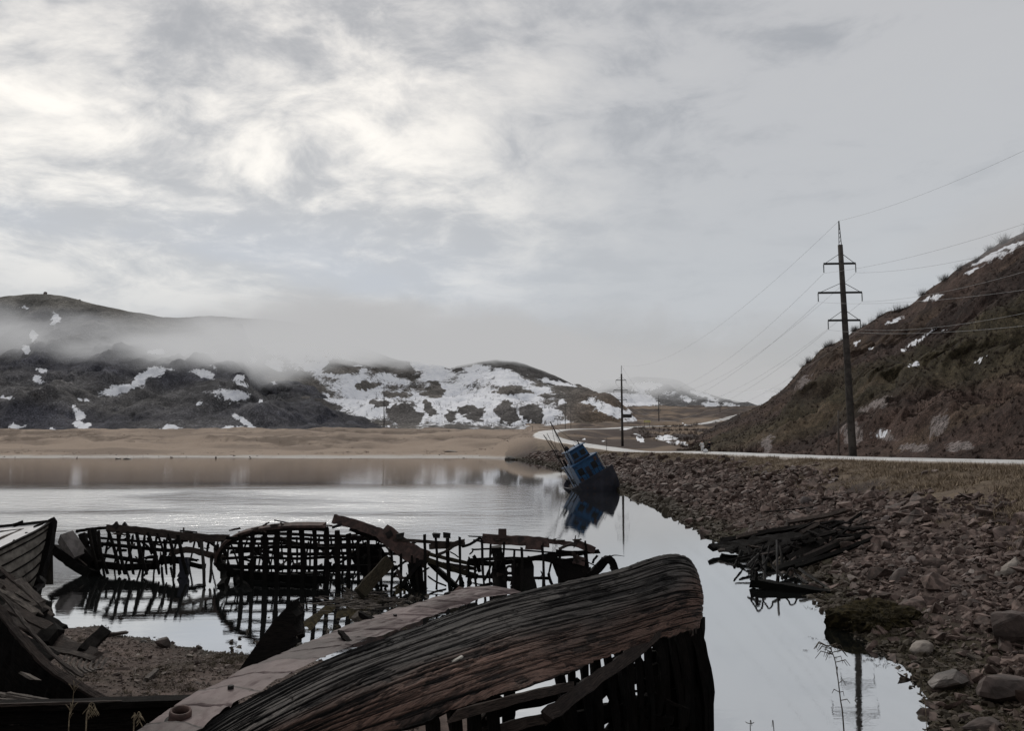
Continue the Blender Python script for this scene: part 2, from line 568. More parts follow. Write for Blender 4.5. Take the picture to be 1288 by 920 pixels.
# ground: one fan-shaped sheet that widens away from the viewer
ys = [-14.0]
while ys[-1] < 900:
    y = ys[-1]
    ys.append(y + max(.16, min(5.0, (y + 6) * .0125)))
ys = np.array(ys)
dxs = np.concatenate([np.linspace(-1.6, -.75, 30), np.linspace(-.74, .74, 560), np.linspace(.76, 1.6, 30)])
YY, DX = np.meshgrid(ys, dxs, indexing='ij')
XX = DX * (YY + 24)
ZZ = ground_z(XX, YY)
V = np.stack([XX, YY, ZZ], -1).reshape(-1, 3)
gme = npmesh('ground', V, gridfaces(*XX.shape))
x, y, z = V.T
xs = np.interp(y, SH[:, 0], SH[:, 1])
wd = np.interp(y, [0, 40, 70, 110, 160, 209, 240], [15, 15, 14, 14, 14, 13, 10])
t = (x - xs) / wd
n1 = fbm(x * .25, y * .25, 5, 71); n2 = fbm(x * .03, y * .05, 5, 73); n3 = fbm(x * 1.1, y * 1.1, 4, 77)


def lerp(a, b, f):
    return np.asarray(a) + (np.asarray(b) - np.asarray(a)) * np.asarray(f)[:, None]


sand = lerp((.285, .222, .172), (.19, .145, .112), sstep(-.3, .6, n2))
sand = lerp(sand, (.095, .068, .05), sstep(.05, .6, fbm(x * .022, y * .055, 6, 79) + .45 * n1) * sstep(262, 300, y) * .8)
sand = lerp(sand, (.42, .395, .37), sstep(.75, .25, z + n1 * .12) * sstep(225, 235, y))
sand = lerp(sand, (.16, .13, .11), sstep(.10, 0.0, z + .04 * n1))
soil = lerp((.036, .025, .021), (.070, .050, .043), sstep(-.6, .6, n1))
soil = lerp(soil, (.035, .029, .016), sstep(.75, .25, z + .25 * n1))
gt = sstep(.62, .90, t + .16 * n1 + .08 * n3 + .08 * sstep(75, 45, y))
soil = lerp(soil, (.15, .115, .080), gt * (.75 + .25 * np.clip(n3, -1, 1)))
scrub = lerp((.060, .043, .036), (.19, .14, .10), sstep(-.25, .55, n2 + .3 * n1))
scrub = lerp(scrub, (.045, .034, .030), sstep(.2, .7, fbm(x * .06, y * .04, 4, 83)))
soil = lerp(soil, scrub, sstep(1.75, 2.1, t + .06 * n1))
near = lerp((.062, .045, .038), (.115, .086, .074), sstep(-.7, .7, n3))
near = lerp(near, (.030, .024, .015), sstep(.1, .6, n1) * .8)
near = lerp(near, (.025, .022, .016), sstep(.10, 0.0, z))
col = np.where((x > xs - 1)[:, None], soil, np.where((y > 150)[:, None], sand, near))
bl = sstep(228, 262, y) * sstep(24, 2, x)
col = col * (1 - bl[:, None]) + sand * bl[:, None]
col = np.where((x > 0)[:, None] & (y > 300)[:, None], lerp(sand, scrub, sstep(5, 40, x)), col)
vcol(gme, 'Col', col)
px_, py_ = proj(x, y, z)


def blobs(px, py, L):
    s = np.full(px.shape, -1.0)
    wx = 5.0 * fbm(px * .07, py * .12, 4, 801, .6) + 2.2 * fbm(px * .3, py * .4, 3, 805)
    wy = 2.6 * fbm(px * .07 + 40, py * .12, 4, 803, .6) + 1.3 * fbm(px * .3, py * .4 + 9, 3, 807)
    px = px + wx; py = py + wy
    for b in L:
        cx, cy, rx, ry = b[:4]
        a = math.radians(b[4]) if len(b) > 4 else 0
        u = (px - cx) * math.cos(a) + (py - cy) * math.sin(a)
        v = -(px - cx) * math.sin(a) + (py - cy) * math.cos(a)
        q = 1 - np.sqrt((u / rx) ** 2 + (v / ry) ** 2)
        s = np.maximum(s, np.clip(q, -1, .6))
    return s


gs = blobs(px_, py_, [(843, 552, 14, 3.2), (855, 559, 10, 2.4), (877, 555, 9, 1.8, -35), (805, 552, 9, 1.8, 45), (733, 553, 6, 1.3), (757, 554, 5, 1.3), (862, 533, 5, 1.5), (790, 539, 10, 1.5)])
vflt(gme, 'snow', np.where((y > 120) & (x > 5), gs, -1) + .25 * n1)
m, nt, out = newmat('ground')
geo = N(nt, 'ShaderNodeNewGeometry'); pos = geo.outputs['Position']
at = N(nt, 'ShaderNodeAttribute', attribute_name='Col')
sn = N(nt, 'ShaderNodeAttribute', attribute_name='snow').outputs['Fac']
na = noise(nt, pos, 3.5, 8, .7)
nb = noise(nt, pos, 24, 5, .7)
c = mixc(nt, 1.0, at.outputs['Color'], ramp(nt, M_(nt, 'ADD', M_(nt, 'MULTIPLY', na, .6), M_(nt, 'MULTIPLY', nb, .4)), [(.3, .45), (.5, .95), (.68, 1.5)]), 'MULTIPLY')
c = mixc(nt, sm(nt, M_(nt, 'ADD', sn, M_(nt, 'MULTIPLY', M_(nt, 'SUBTRACT', na, .5), .5)), -.02, .1), c, (.78, .79, .82))
pbsdf(nt, out, c, .9, .2, M_(nt, 'ADD', na, M_(nt, 'MULTIPLY', nb, .5)), .9, .06)
tag(link('ground', gme, m), kind='structure')

# far base sheet to the horizon
me = npmesh('terrain', [(-6000, -400, -3), (6000, -400, -3), (6000, 9000, -3), (-6000, 9000, -3)], [(0, 1, 2, 3)])
tag(link('terrain', me, speckle('far_ground', (.05, .045, .04), (.09, .08, .07), .01)), kind='structure')

# ------------------------------------------------------------------ water
me = npmesh('water', [(-700, -12, 0), (80, -12, 0), (80, 262, 0), (-700, 262, 0)], [(0, 1, 2, 3)])
m, nt, out = newmat('water')
geo = N(nt, 'ShaderNodeNewGeometry'); pos = geo.outputs['Position']
sp_ = N(nt, 'ShaderNodeSeparateXYZ', {0: pos})
big = noise(nt, scl(nt, pos, (.012, .035, 1)), 1, 4, .55, .6)
wind = M_(nt, 'MULTIPLY', sm(nt, sp_.outputs[1], 46, 62), sm(nt, sp_.outputs[1], 112, 92))
wind = M_(nt, 'MULTIPLY', wind, sm(nt, sp_.outputs[0], 5, -10))
wind = M_(nt, 'MULTIPLY', wind, sm(nt, big, .28, .52))
near_l = M_(nt, 'MULTIPLY', sm(nt, sp_.outputs[1], 22, 34), M_(nt, 'MULTIPLY', sm(nt, sp_.outputs[0], 2, -14), .05))
amp = M_(nt, 'ADD', M_(nt, 'MULTIPLY', .0017, M_(nt, 'SUBTRACT', 1.0, M_(nt, 'MULTIPLY', .30, sm(nt, sp_.outputs[1], 105, 140)))), M_(nt, 'MULTIPLY', M_(nt, 'MAXIMUM', wind, near_l), .045))
amp = M_(nt, 'ADD', amp, M_(nt, 'MULTIPLY', sm(nt, sp_.outputs[1], 45, 200), .0003))
r1 = noise(nt, scl(nt, pos, (.9, 2.2, 1)), 1.0, 5, .6, .4)
r2 = noise(nt, scl(nt, pos, (.35, .6, 1)), 1.0, 4, .6)
h = M_(nt, 'MULTIPLY', M_(nt, 'ADD', r1, M_(nt, 'MULTIPLY', r2, .8)), amp)
h = M_(nt, 'ADD', h, M_(nt, 'MULTIPLY', M_(nt, 'MULTIPLY', r2, wind), .20))
bn = N(nt, 'ShaderNodeBump', {'Height': h, 'Strength': 1.0, 'Distance': 1.0})
fr = N(nt, 'ShaderNodeFresnel', {'IOR': 1.33})
dune_refl = M_(nt, 'MULTIPLY', sm(nt, M_(nt, 'ADD', sp_.outputs[1], M_(nt, 'MULTIPLY', big, 40)), 108, 150), sm(nt, sp_.outputs[0], 4, -14))  # far band where the dunes' brown reflection is painted into the water colour
gl = N(nt, 'ShaderNodeBsdfGlossy', {'Color': (.95, .96, .97), 'Roughness': M_(nt, 'ADD', .012, M_(nt, 'ADD', M_(nt, 'MULTIPLY', wind, .20), M_(nt, 'MULTIPLY', dune_refl, .05)))})
df = N(nt, 'ShaderNodeBsdfDiffuse', {'Color': mixc(nt, dune_refl, (.015, .017, .017), (.235, .185, .148))})
nt.links.new(bn.outputs[0], gl.inputs['Normal']); nt.links.new(bn.outputs[0], fr.inputs['Normal'])
fac = M_(nt, 'SUBTRACT', M_(nt, 'ADD', .76, M_(nt, 'MULTIPLY', fr.outputs[0], .22)), M_(nt, 'MULTIPLY', dune_refl, .36))
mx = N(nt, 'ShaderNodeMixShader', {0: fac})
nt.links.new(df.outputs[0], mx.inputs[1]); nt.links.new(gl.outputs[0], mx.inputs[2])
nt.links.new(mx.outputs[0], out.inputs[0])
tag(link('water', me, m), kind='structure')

# ------------------------------------------------------------------ hills
def hill_mat(name, rocky=1.0, snowc=(.80, .81, .84), sc=.05, rock=None):
    m, nt, out = newmat(name)
    geo = N(nt, 'ShaderNodeNewGeometry'); pos = geo.outputs['Position']
    at = N(nt, 'ShaderNodeAttribute', attribute_name='Col')
    sn = N(nt, 'ShaderNodeAttribute', attribute_name='snow').outputs['Fac']
    na = noise(nt, pos, sc, 10, .68, .3)
    nb = noise(nt, scl(nt, pos, (1, 1, .45)), sc * 6, 9, .74, .2)
    f = M_(nt, 'ADD', M_(nt, 'MULTIPLY', na, .55), M_(nt, 'MULTIPLY', nb, .45))
    c = mixc(nt, 1.0, at.outputs['Color'], ramp(nt, f, [(.34, .28), (.5, .95), (.64, 2.0)]), 'MULTIPLY')
    nc = noise(nt, pos, sc * 22, 6, .75)
    c = mixc(nt, 1.0, c, ramp(nt, nc, [(.34, .30), (.5, .95), (.64, 1.9)]), 'MULTIPLY')
    if rock:
        rk = N(nt, 'ShaderNodeAttribute', attribute_name='rock').outputs['Fac']
        g2 = noise(nt, scl(nt, pos, (.5, .5, .25)), 1.0, 8, .7, .8)
        rk = M_(nt, 'ADD', rk, M_(nt, 'MULTIPLY', M_(nt, 'SUBTRACT', g2, .5), 2.6))
        c = mixc(nt, sm(nt, rk, .0, .25), c, mixc(nt, sm(nt, M_(nt, 'ADD', M_(nt, 'MULTIPLY', nc, .6), M_(nt, 'MULTIPLY', nb, .4)), .42, .56), (rock[0] * .2, rock[1] * .2, rock[2] * .2), rock))
    s = M_(nt, 'ADD', sn, M_(nt, 'MULTIPLY', M_(nt, 'SUBTRACT', nb, .5), .9))
    s = M_(nt, 'ADD', s, M_(nt, 'MULTIPLY', M_(nt, 'SUBTRACT', na, .5), .5))
    s = M_(nt, 'ADD', s, M_(nt, 'MULTIPLY', M_(nt, 'SUBTRACT', noise(nt, scl(nt, pos, (1, 1, 2.2)), sc * 14, 5, .7), .5), 1.3))
    c = mixc(nt, sm(nt, s, -.06, .14), c, mixc(nt, sm(nt, nb, .35, .6), (snowc[0] * .8, snowc[1] * .81, snowc[2] * .84), snowc))
    pbsdf(nt, out, c, .9, .1, f, 1.0, 1.6 * rocky)
    return m


def hill(name, crest, foot, Yc, nrow, step, s_exp, colf, snowf, mat, dispa=6.0, noisef=.02, back=.35, crn=1.2, seed=1, px0=-260, px1=1560):
    """terrain lofted from its foot line up to its crest line; crest: (px, py) list, foot: (px, Y, z) list, Yc: (px, Y) list"""
    cr = np.array(crest, float); ft = np.array(foot, float); yc = np.array(Yc, float)
    a = max(px0, cr[0, 0]); b = min(px1, cr[-1, 0])
    pxs = np.arange(a, b + step, step)
    cy = np.interp(pxs, cr[:, 0], cr[:, 1]) + fbm(pxs * .035, pxs * 0, 5, seed + 3) * crn
    Yf = np.interp(pxs, ft[:, 0], ft[:, 1]); zf = np.interp(pxs, ft[:, 0], ft[:, 2])
    Yk = np.interp(pxs, yc[:, 0], yc[:, 1])
    tt = np.concatenate([np.linspace(-.04, 1, nrow), np.linspace(1.03, 1 + back, 10)])
    zc = np.array([P(q, w_, k).z for q, w_, k in zip(pxs, cy, Yk)])
    T, _ = np.meshgrid(tt, pxs, indexing='ij')
    Y = Yf + (Yk - Yf) * T
    q = np.clip(T, 0, 1)
    s = q ** s_exp
    Z = zf + (zc - zf) * s
    over = np.clip(T - 1, 0, 1) / back
    Z = Z - over ** 1.3 * (zc - zf) * .6 - np.clip(-T, 0, 1) * 60
    X = (pxs - CX) / F * Y * 1.004
    en = sstep(0, .12, q) * (1 - sstep(.80, 1.0, q)) * np.clip((zc - zf) / 25, 0.05, 1)
    dd = fbm(X * noisef, Y * noisef, 6, seed, .55) + .5 * (np.abs(fbm(X * noisef * 2.5, Z * noisef * 4, 4, seed + 50)) - .4)
    Z = Z + dd * dispa * en
    Y = Y + fbm(X * noisef * 2, Z * noisef * 2, 4, seed + 9) * dispa * en
    V = np.stack([X, Y, Z], -1).reshape(-1, 3)
    me = npmesh(name, V, gridfaces(len(tt), len(pxs)))
    x, y, z = V.T
    ppx, ppy = proj(x, y, z)
    vcol(me, 'Col', colf(x, y, z, ppx, ppy, q.ravel()))
    vflt(me, 'snow', snowf(x, y, z, ppx, ppy, q.ravel()))
    o = link(name, me, mat)
    tag(o, kind='structure')
    return o, (X, Y, Z)


# left hill
def colL(x, y, z, px, py, q):
    n = fbm(x * .01, y * .01 + z * .02, 5, 5)
    c = lerp((.056, .056, .066), (.094, .091, .092), sstep(-.5, .7, n))
    c = lerp(c, (.115, .108, .095), sstep(.75, 1, q + .1 * n) * .8)
    return lerp(c, (.036, .036, .043), sstep(.05, .6, fbm(x * .03, z * .012, 4, 15)) * .6)


SL = [(98, 520, 6, 11, -20), (101, 536, 9, 6), (47, 479, 9, 6, 35), (22, 537, 14, 3), (33, 441, 5, 6), (42, 424, 4, 8), (70, 403, 7, 10, 20), (9, 501, 10, 2.5), (150, 491, 26, 6, -14), (176, 480, 13, 5, -35), (193, 469, 16, 6, -15), (198, 444, 10, 3.5), (106, 504, 8, 3), (52, 466, 9, 3, 30), (258, 471, 16, 4, 12), (264, 443, 10, 2.5), (270, 461, 7, 2.5), (290, 498, 24, 9, 12), (304, 483, 14, 4, 20), (302, 477, 8, 3), (307, 532, 19, 3.5, 30), (214, 538, 14, 2.2), (252, 508, 6, 3), (316, 453, 5, 4), (300, 538, 5, 2), (30, 388, 8, 2.5), (215, 466, 3, 2), (328, 504, 3, 2), (322, 444, 6, 3), (285, 537, 6, 2), (64, 540, 5, 2), (345, 483, 4, 2), (108, 450, 3, 2)]
crestL = [(-260, 402), (-150, 395), (-60, 380), (0, 374), (30, 371), (58, 371), (80, 374), (105, 380), (130, 386), (165, 393), (200, 399), (235, 404), (262, 406), (280, 408), (293, 407), (303, 408), (311, 424), (321, 446), (335, 461), (360, 473), (400, 490), (450, 516), (485, 533), (515, 542), (545, 546)]
footL = [(-260, 470, 9.4), (525, 450, 10.0), (545, 450, 8)]
oL, gridL = hill('left_hill', crestL, footL, [(-260, 760), (303, 740), (420, 640), (545, 500)], 130, 2.2, 1.0, colL,
     lambda x, y, z, px, py, q: blobs(px, py, SL) + .30 * fbm(x * .12, z * .2, 4, 91) - .06, hill_mat('left_hill'), 9, .02, seed=11)


def colM(x, y, z, px, py, q):
    n = fbm(x * .008, y * .008 + z * .02, 5, 6)
    c = lerp((.075, .070, .068), (.115, .105, .096), sstep(-.5, .7, n))
    c = lerp(c, (.095, .070, .052), sstep(690, 760, px) * sstep(470, 520, py))
    return c


SM = [(385, 452, 46, 15, 15), (360, 440, 26, 9), (425, 470, 42, 18, 20), (455, 492, 36, 20), (485, 478, 26, 8), (520, 512, 80, 22), (575, 488, 44, 24), (600, 505, 58, 26), (555, 470, 30, 14), (600, 466, 24, 8), (632, 470, 32, 6, 8), (650, 513, 52, 24), (685, 522, 24, 15, 25), (530, 460, 18, 6, 10), (700, 482, 28, 3, 8), (660, 495, 30, 7), (705, 533, 14, 4), (766, 515, 30, 7, 26), (786, 523, 24, 8, 30), (740, 507, 14, 3), (707, 505, 8, 3), (345, 460, 18, 8), (490, 540, 14, 3), (410, 500, 20, 5, 20), (640, 480, 30, 6)]
SMX = [(432, 463, 20, 8, 10), (545, 491, 15, 12), (508, 524, 18, 14), (590, 511, 16, 8), (603, 523, 12, 12), (572, 526, 9, 11), (640, 523, 16, 14), (674, 522, 13, 11), (452, 484, 14, 5), (500, 494, 22, 5, 10), (480, 508, 14, 7), (650, 490, 28, 5), (570, 466, 12, 3), (540, 516, 8, 8), (700, 498, 26, 3, -2)]


def snM(x, y, z, px, py, q):
    a = blobs(px, py, SM)
    b = blobs(px + 11 * fbm(x * .03, z * .06, 4, 191), py + 6 * fbm(x * .03, z * .06, 4, 193), SMX)
    n = fbm(x * .05, z * .12, 6, 93, .65)
    return np.where(b > 0, np.minimum(a, -b * 1.5), np.minimum(a, .45)) + .46 * n - .02


crestM = [(120, 420), (200, 400), (280, 398), (340, 402), (400, 412), (450, 434), (500, 452), (540, 459), (570, 462), (600, 456), (625, 453), (650, 456), (690, 470), (720, 483), (760, 502), (790, 520), (810, 533), (830, 541), (845, 546)]
oM, gridM = hill('snowy_hill', crestM, [(120, 560, 11), (525, 500, 11.5), (700, 470, 12), (845, 480, 12)], [(120, 1000), (500, 980), (700, 900), (845, 560)], 130, 2.2, 1.0, colM, snM, hill_mat('snowy_hill', sc=.035), 8, .014, seed=23)

# far hills up the valley
crF = [(600, 520), (680, 500), (720, 487), (760, 478), (800, 474), (835, 475), (855, 480), (875, 491), (905, 499), (940, 508), (990, 520), (1040, 530)]
SF = [(815, 487, 18, 6), (800, 505, 26, 10), (840, 497, 12, 4), (770, 500, 20, 6), (860, 502, 12, 4), (893, 512, 12, 6), (885, 498, 24, 3, 18), (925, 512, 20, 3, 15), (875, 525, 14, 5, -20), (835, 520, 16, 6), (745, 484, 10, 6)]
hill('valley_hill', crF, [(600, 900, 18), (1040, 900, 30)], [(600, 1600), (1040, 1500)], 70, 2.4, 1.1,
     lambda x, y, z, px, py, q: lerp((.080, .078, .082), (.130, .126, .126), sstep(-.5, .6, fbm(x * .006, y * .006, 4, 7))),
     lambda x, y, z, px, py, q: np.minimum(blobs(px, py, SF), .3) + .45 * fbm(x * .02, z * .05, 5, 95) - .05, hill_mat('valley_hill', sc=.02), 14, .008, seed=31)
crG = [(820, 520), (870, 505), (910, 497), (950, 492), (1000, 486), (1060, 480), (1200, 470)]
hill('distant_hill', crG, [(820, 1700, 40), (1200, 1700, 40)], [(820, 2600), (1200, 2600)], 50, 3, 1.0,
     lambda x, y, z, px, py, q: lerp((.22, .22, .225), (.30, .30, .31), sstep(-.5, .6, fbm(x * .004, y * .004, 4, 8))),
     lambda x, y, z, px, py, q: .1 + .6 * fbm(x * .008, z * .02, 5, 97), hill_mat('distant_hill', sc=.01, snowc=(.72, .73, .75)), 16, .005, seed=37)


# right hill
def colR(x, y, z, px, py, q):
    n = fbm(x * .03, y * .02 + z * .05, 5, 12)
    n2_ = fbm(x * .08, y * .05 + z * .12, 5, 14)
    c = lerp((.029, .020, .0175), (.060, .040, .033), sstep(-.5, .6, n))
    g_ = sstep(.0, .5, fbm(x * .018 + 4, z * .05 + y * .01, 4, 16) + .15 * n2_ + .45 * sstep(1100, 1290, px) * sstep(400, 470, py) - .1)
    c = lerp(c, (.048, .041, .023), g_ * .65)
    c = lerp(c, (.085, .061, .042), sstep(.30, .75, n2_) * .5)
    return c


RKS = [(1072, 545, 16, 18, 25), (1112, 547, 20, 8, 10), (1182, 533, 13, 20, 30), (1205, 562, 20, 8), (1105, 508, 26, 7, -20), (965, 560, 8, 16, 20), (1010, 480, 16, 6, -45), (1050, 425, 12, 7), (1150, 563, 22, 7)]


SRs = [(1256, 321, 38, 5, -22), (1225, 338, 14, 3, -25), (1174, 374, 14, 3, -15), (1128, 403, 12, 3, -35), (1162, 423, 18, 2.6, -30), (1150, 432, 10, 2, -30), (1077, 432, 8, 2.4, -30), (1147, 460, 8, 2.4, -30), (1232, 454, 9, 1.8, -35), (1110, 545, 12, 2.4, -20), (1190, 415, 5, 2), (1140, 440, 5, 1.6), (1095, 438, 4, 1.5)]
crR = [(850, 566), (870, 556), (895, 541), (920, 527), (945, 516), (965, 506), (985, 492), (998, 476), (1015, 456), (1035, 440), (1060, 428), (1085, 414), (1110, 400), (1140, 385), (1165, 372), (1190, 354), (1215, 335), (1240, 320), (1265, 306), (1288, 295), (1340, 270), (1420, 232), (1560, 180)]
oR, gridR = hill('right_hill', crR, [(850, 200, 3.2), (895, 165, 3.2), (950, 124, 3.5), (1073, 94, 4.1), (1180, 74, 4.4), (1288, 62, 4.55), (1420, 50, 4.6), (1560, 42, 4.7)],
     [(850, 260), (900, 290), (985, 230), (1060, 200), (1288, 150), (1560, 110)], 260, 1.5, 1.12, colR,
     lambda x, y, z, px, py, q: blobs(px, py, SRs) + .55 * fbm(x * .25, z * .5, 4, 99) - .06, hill_mat('right_hill', .25, sc=.22, rock=(.25, .215, .205)), 3.8, .07, crn=4.0, seed=43)
_v = np.stack(gridR, -1).reshape(-1, 3)
_px, _py = proj(*_v.T)
RKF = blobs(_px, _py, RKS) - .12
vflt(oR.data, 'rock', RKF)

# ------------------------------------------------------------------ mist
def mist(px, py, Y, rx, ry, rz, dens, seed, tilt=0.0, colr=(.50, .50, .505)):
    bm = bmesh.new()
    bmesh.ops.create_icosphere(bm, subdivisions=3, radius=1)
    me = bpy.data.meshes.new('mist_bank'); bm.to_mesh(me); bm.free()
    c = P(px, py, Y)
    o = link('mist_bank', me, None, None, c)
    o.scale = (rx, ry, rz); o.rotation_euler = (0, tilt, 0)
    m, nt, out = newmat('mist')
    tc = N(nt, 'ShaderNodeTexCoord')
    r = N(nt, 'ShaderNodeVectorMath', {0: tc.outputs['Object']}, operation='LENGTH').outputs['Value']
    g_ = N(nt, 'ShaderNodeNewGeometry').outputs['Position']
    nn = noise(nt, N(nt, 'ShaderNodeMapping', {'Vector': g_, 'Location': (seed * 31, 0, seed * 7), 'Scale': (.013, .010, .026)}).outputs[0], 1.0, 5, .6, .5)
    e = sm(nt, M_(nt, 'ADD', r, M_(nt, 'MULTIPLY', M_(nt, 'SUBTRACT', nn, .5), 2.4)), 1.0, .15)
    e = M_(nt, 'MULTIPLY', e, sm(nt, r, 1.0, .7))
    d = M_(nt, 'MULTIPLY', e, dens)
    ab = N(nt, 'ShaderNodeVolumeAbsorption', {'Color': (0, 0, 0, 1), 'Density': d})
    em = N(nt, 'ShaderNodeEmission', {'Color': colr + (1,), 'Strength': d})
    ad = nt.nodes.new('ShaderNodeAddShader')
    nt.links.new(ab.outputs[0], ad.inputs[0]); nt.links.new(em.outputs[0], ad.inputs[1])
    nt.links.new(ad.outputs[0], out.inputs['Volume'])
    me.materials.append(m)
    tag(o, group='banks of mist on the hills', kind='stuff')
    return o


mist(30, 430, 620, 120, 80, 36, .011, 1)
mist(150, 440, 610, 140, 80, 34, .013, 2)
mist(250, 432, 600, 110, 80, 30, .015, 5)
mist(320, 440, 600, 80, 90, 34, .018, 3)
mist(400, 418, 740, 130, 150, 46, .026, 4)
mist(480, 424, 800, 110, 120, 44, .022, 12)
mist(550, 424, 880, 150, 140, 50, .014, 9)
mist(640, 440, 930, 150, 120, 50, .026, 6)
mist(730, 462, 960, 120, 120, 44, .018, 11)
mist(830, 474, 1250, 240, 140, 62, .013, 7)
mist(945, 490, 1500, 240, 150, 55, .012, 8)
mist(1300, 290, 150, 26, 40, 9, .030, 14)

# ------------------------------------------------------------------ road
tg = np.gradient(ctr, axis=0); tg[:, 2] = 0; tg /= np.linalg.norm(tg, axis=1)[:, None]
nr = np.stack([-tg[:, 1], tg[:, 0], tg[:, 2] * 0], 1)
prof = [(-5.6, -1.6), (-4.2, -.12), (-3.2, -.02), (-1.5, .03), (0, .06), (1.5, .03), (3.2, -.02), (4.2, -.12), (5.6, -1.6)]
jit_ = fbm(np.arange(len(ctr)) * .7, np.zeros(len(ctr)), 4, 71)
A = np.stack([ctr + nr * (a + np.sign(a) * .35 * (abs(a) > 3) * jit_[:, None]) + np.array([0, 0, b + .10]) for a, b in prof], 1)
mb = MB(); mb.grid(A)
m, nt, out = newmat('road')
geo = N(nt, 'ShaderNodeNewGeometry'); pos = geo.outputs['Position']
na = noise(nt, pos, .5, 6, .6); nb = noise(nt, pos, 9, 5, .6)
c = mixc(nt, sm(nt, na, .35, .65), (.40, .395, .385), (.56, .555, .545))
c = mixc(nt, sm(nt, nb, .55, .75), c, (.28, .26, .24))
nz = N(nt, 'ShaderNodeSeparateXYZ', {0: geo.outputs['Normal']}).outputs[2]
c = mixc(nt, sm(nt, nz, .985, .90), c, (.14, .105, .075))
pbsdf(nt, out, c, .5, .5, nb, .3, .01)
tag(mb.build('road', m, None, True), kind='structure')

# ------------------------------------------------------------------ power poles
CONC = speckle('old_concrete_pole', (.030, .026, .024), (.062, .054, .048), 1.5, .85, .2, .01)
STEEL = speckle('dark_steel', (.010, .010, .011), (.022, .021, .021), 4, .6, .4, .004)
GLASS = speckle('insulator_glass', (.05, .06, .06), (.09, .10, .10), 8, .3, .5, .002)
ARMS = [(-2.95, 2.35), (-4.15, 3.1), (-2.75, 2.55)]


def pole(base, H, adir, label, lean=(0, 0)):
    """tapered concrete pole, three crossarms with braces, insulator strings and a lightning spike; returns wire ends"""
    base = Vector(base)
    k = H / 25.0
    t = empty('power_pole', base, label, 'power pole', 'concrete power poles along the road')
    ax = Vector((math.cos(adir), math.sin(adir), 0))
    L = lambda z: base + Vector((lean[0] * z / H, lean[1] * z / H, z))
    MB().tube([L(-.6), L(6 * k), L(14 * k), L(22.4 * k)], [.40 * k, .36 * k, .31 * k, .25 * k], 14).build('shaft', CONC, t, True)
    mb = MB()
    for s in (-1, 1):
        mb.beam([L(22.3 * k) + ax * s * .13 * k, L(25 * k) + ax * s * .02], .06 * k, .06 * k, jit=0)
    for q in range(5):
        z = 22.6 + q * .45; wq = .13 - q * .022
        mb.beam([L(z * k) - ax * wq * k, L((z + .4) * k) + ax * wq * k], .04 * k, .04 * k, jit=0)
    mb.build('lightning_spike', STEEL, t)
    ends = [L(25 * k)]
    for (z, (a, b)) in zip((20.4, 17.3, 14.35), ARMS):
        z *= k
        arm = MB()
        arm.beam([L(z) + ax * a * .62 * k, L(z) + ax * b * .62 * k], .16 * k, .20 * k, jit=0, n=6)
        ao = arm.build('crossarm', STEEL, t)
        for e in (a, b):
            e *= .62 * k
            MB().beam([L(z) + ax * e * .96, L(z + 1.0 * k) + ax * math.copysign(.2, e) * k], .05 * k, .05 * k, jit=0).build('brace', STEEL, ao)
            ins = MB()
            q = L(z) + ax * e
            pts = []; rr = []
            for j in range(7):
                zz = -.1 - j * .13
                pts += [q + Vector((0, 0, (zz + .03) * k)), q + Vector((0, 0, zz * k)), q + Vector((0, 0, (zz - .05) * k))]; rr += [.035 * k, .085 * k, .04 * k]
            ins.tube(pts, rr, 8)
            ins.build('insulator', GLASS, ao)
            ends.append(q + Vector((0, 0, -1.0 * k)))
    return ends


B1 = P(1073, 576, 84); B1.z = gz(B1.x, B1.y)
top1 = P(1055, 278, 84)
H1 = top1.z - B1.z
e1 = pole(B1, H1, math.radians(-4), 'tall dark concrete power pole beside the road in front of the dark hill', (top1.x + (B1.x - P(1073, 576, 84).x) * 0 - B1.x, 0))
B2 = P(783, 563, 242); B2.z = gz(B2.x, B2.y)
top2 = P(781.5, 460, 242)
e2 = pole(B2, top2.z - B2.z, math.radians(8), 'power pole rising behind the road just right of the tilted blue boat', (top2.x - B2.x, 0))
# the next ones up the valley, small
B3 = P(829, 541, 560)
e3 = pole(B3, P(829, 497, 560).z - B3.z, math.radians(10), 'small far power pole between the bend in the road and the valley hill')
B4 = P(906, 532, 640)
e4 = pole(B4, P(906, 508, 640).z - B4.z, math.radians(25), 'small far power pole beside the upper road under the right hill')


def wire(a, b, sag, label, r=.022, grp='power lines on the poles'):
    pts = []
    for k in range(33):
        t = k / 32
        p = Vector(a).lerp(Vector(b), t); p.z -= sag * 4 * t * (1 - t); pts.append(p)
    o = MB().tube(pts, r, 4, False).build('power_line', WIRE, None, True)
    tag(o, label, 'cable', grp)


WIRE = speckle('grey_wire', (.30, .30, .30), (.40, .40, .40), 2, .5, .5, .001)
WN = ['thin overhead wire at the very top of the pole', 'overhead wire hung from the outer end of the top crossarm', 'overhead wire hung from the inner end of the top crossarm', 'overhead wire hung from the left end of the widest crossarm', 'overhead wire hung from the right end of the widest crossarm', 'overhead wire hung from the left end of the lowest crossarm', 'overhead wire hung from the right end of the lowest crossarm']
OFF = [(1288, 158), (1288, 250), (1288, 278), (1288, 333), (1288, 310), (1288, 378), (1288, 362)]
for i in range(7):
    wire(e2[i], e1[i], 7.5 if i else 5.0, WN[i] + ', towards the valley', .012)
    q = P(OFF[i][0], OFF[i][1], 49)
    q2 = Vector(e1[i]).lerp(q, 1.9)
    wire(e1[i], q2, 1.6, WN[i] + ', towards the right edge', .010)
for i in (0, 1, 3, 4):
    wire(e3[i], e2[i], 6, WN[i] + ', beyond the second pole', .022)

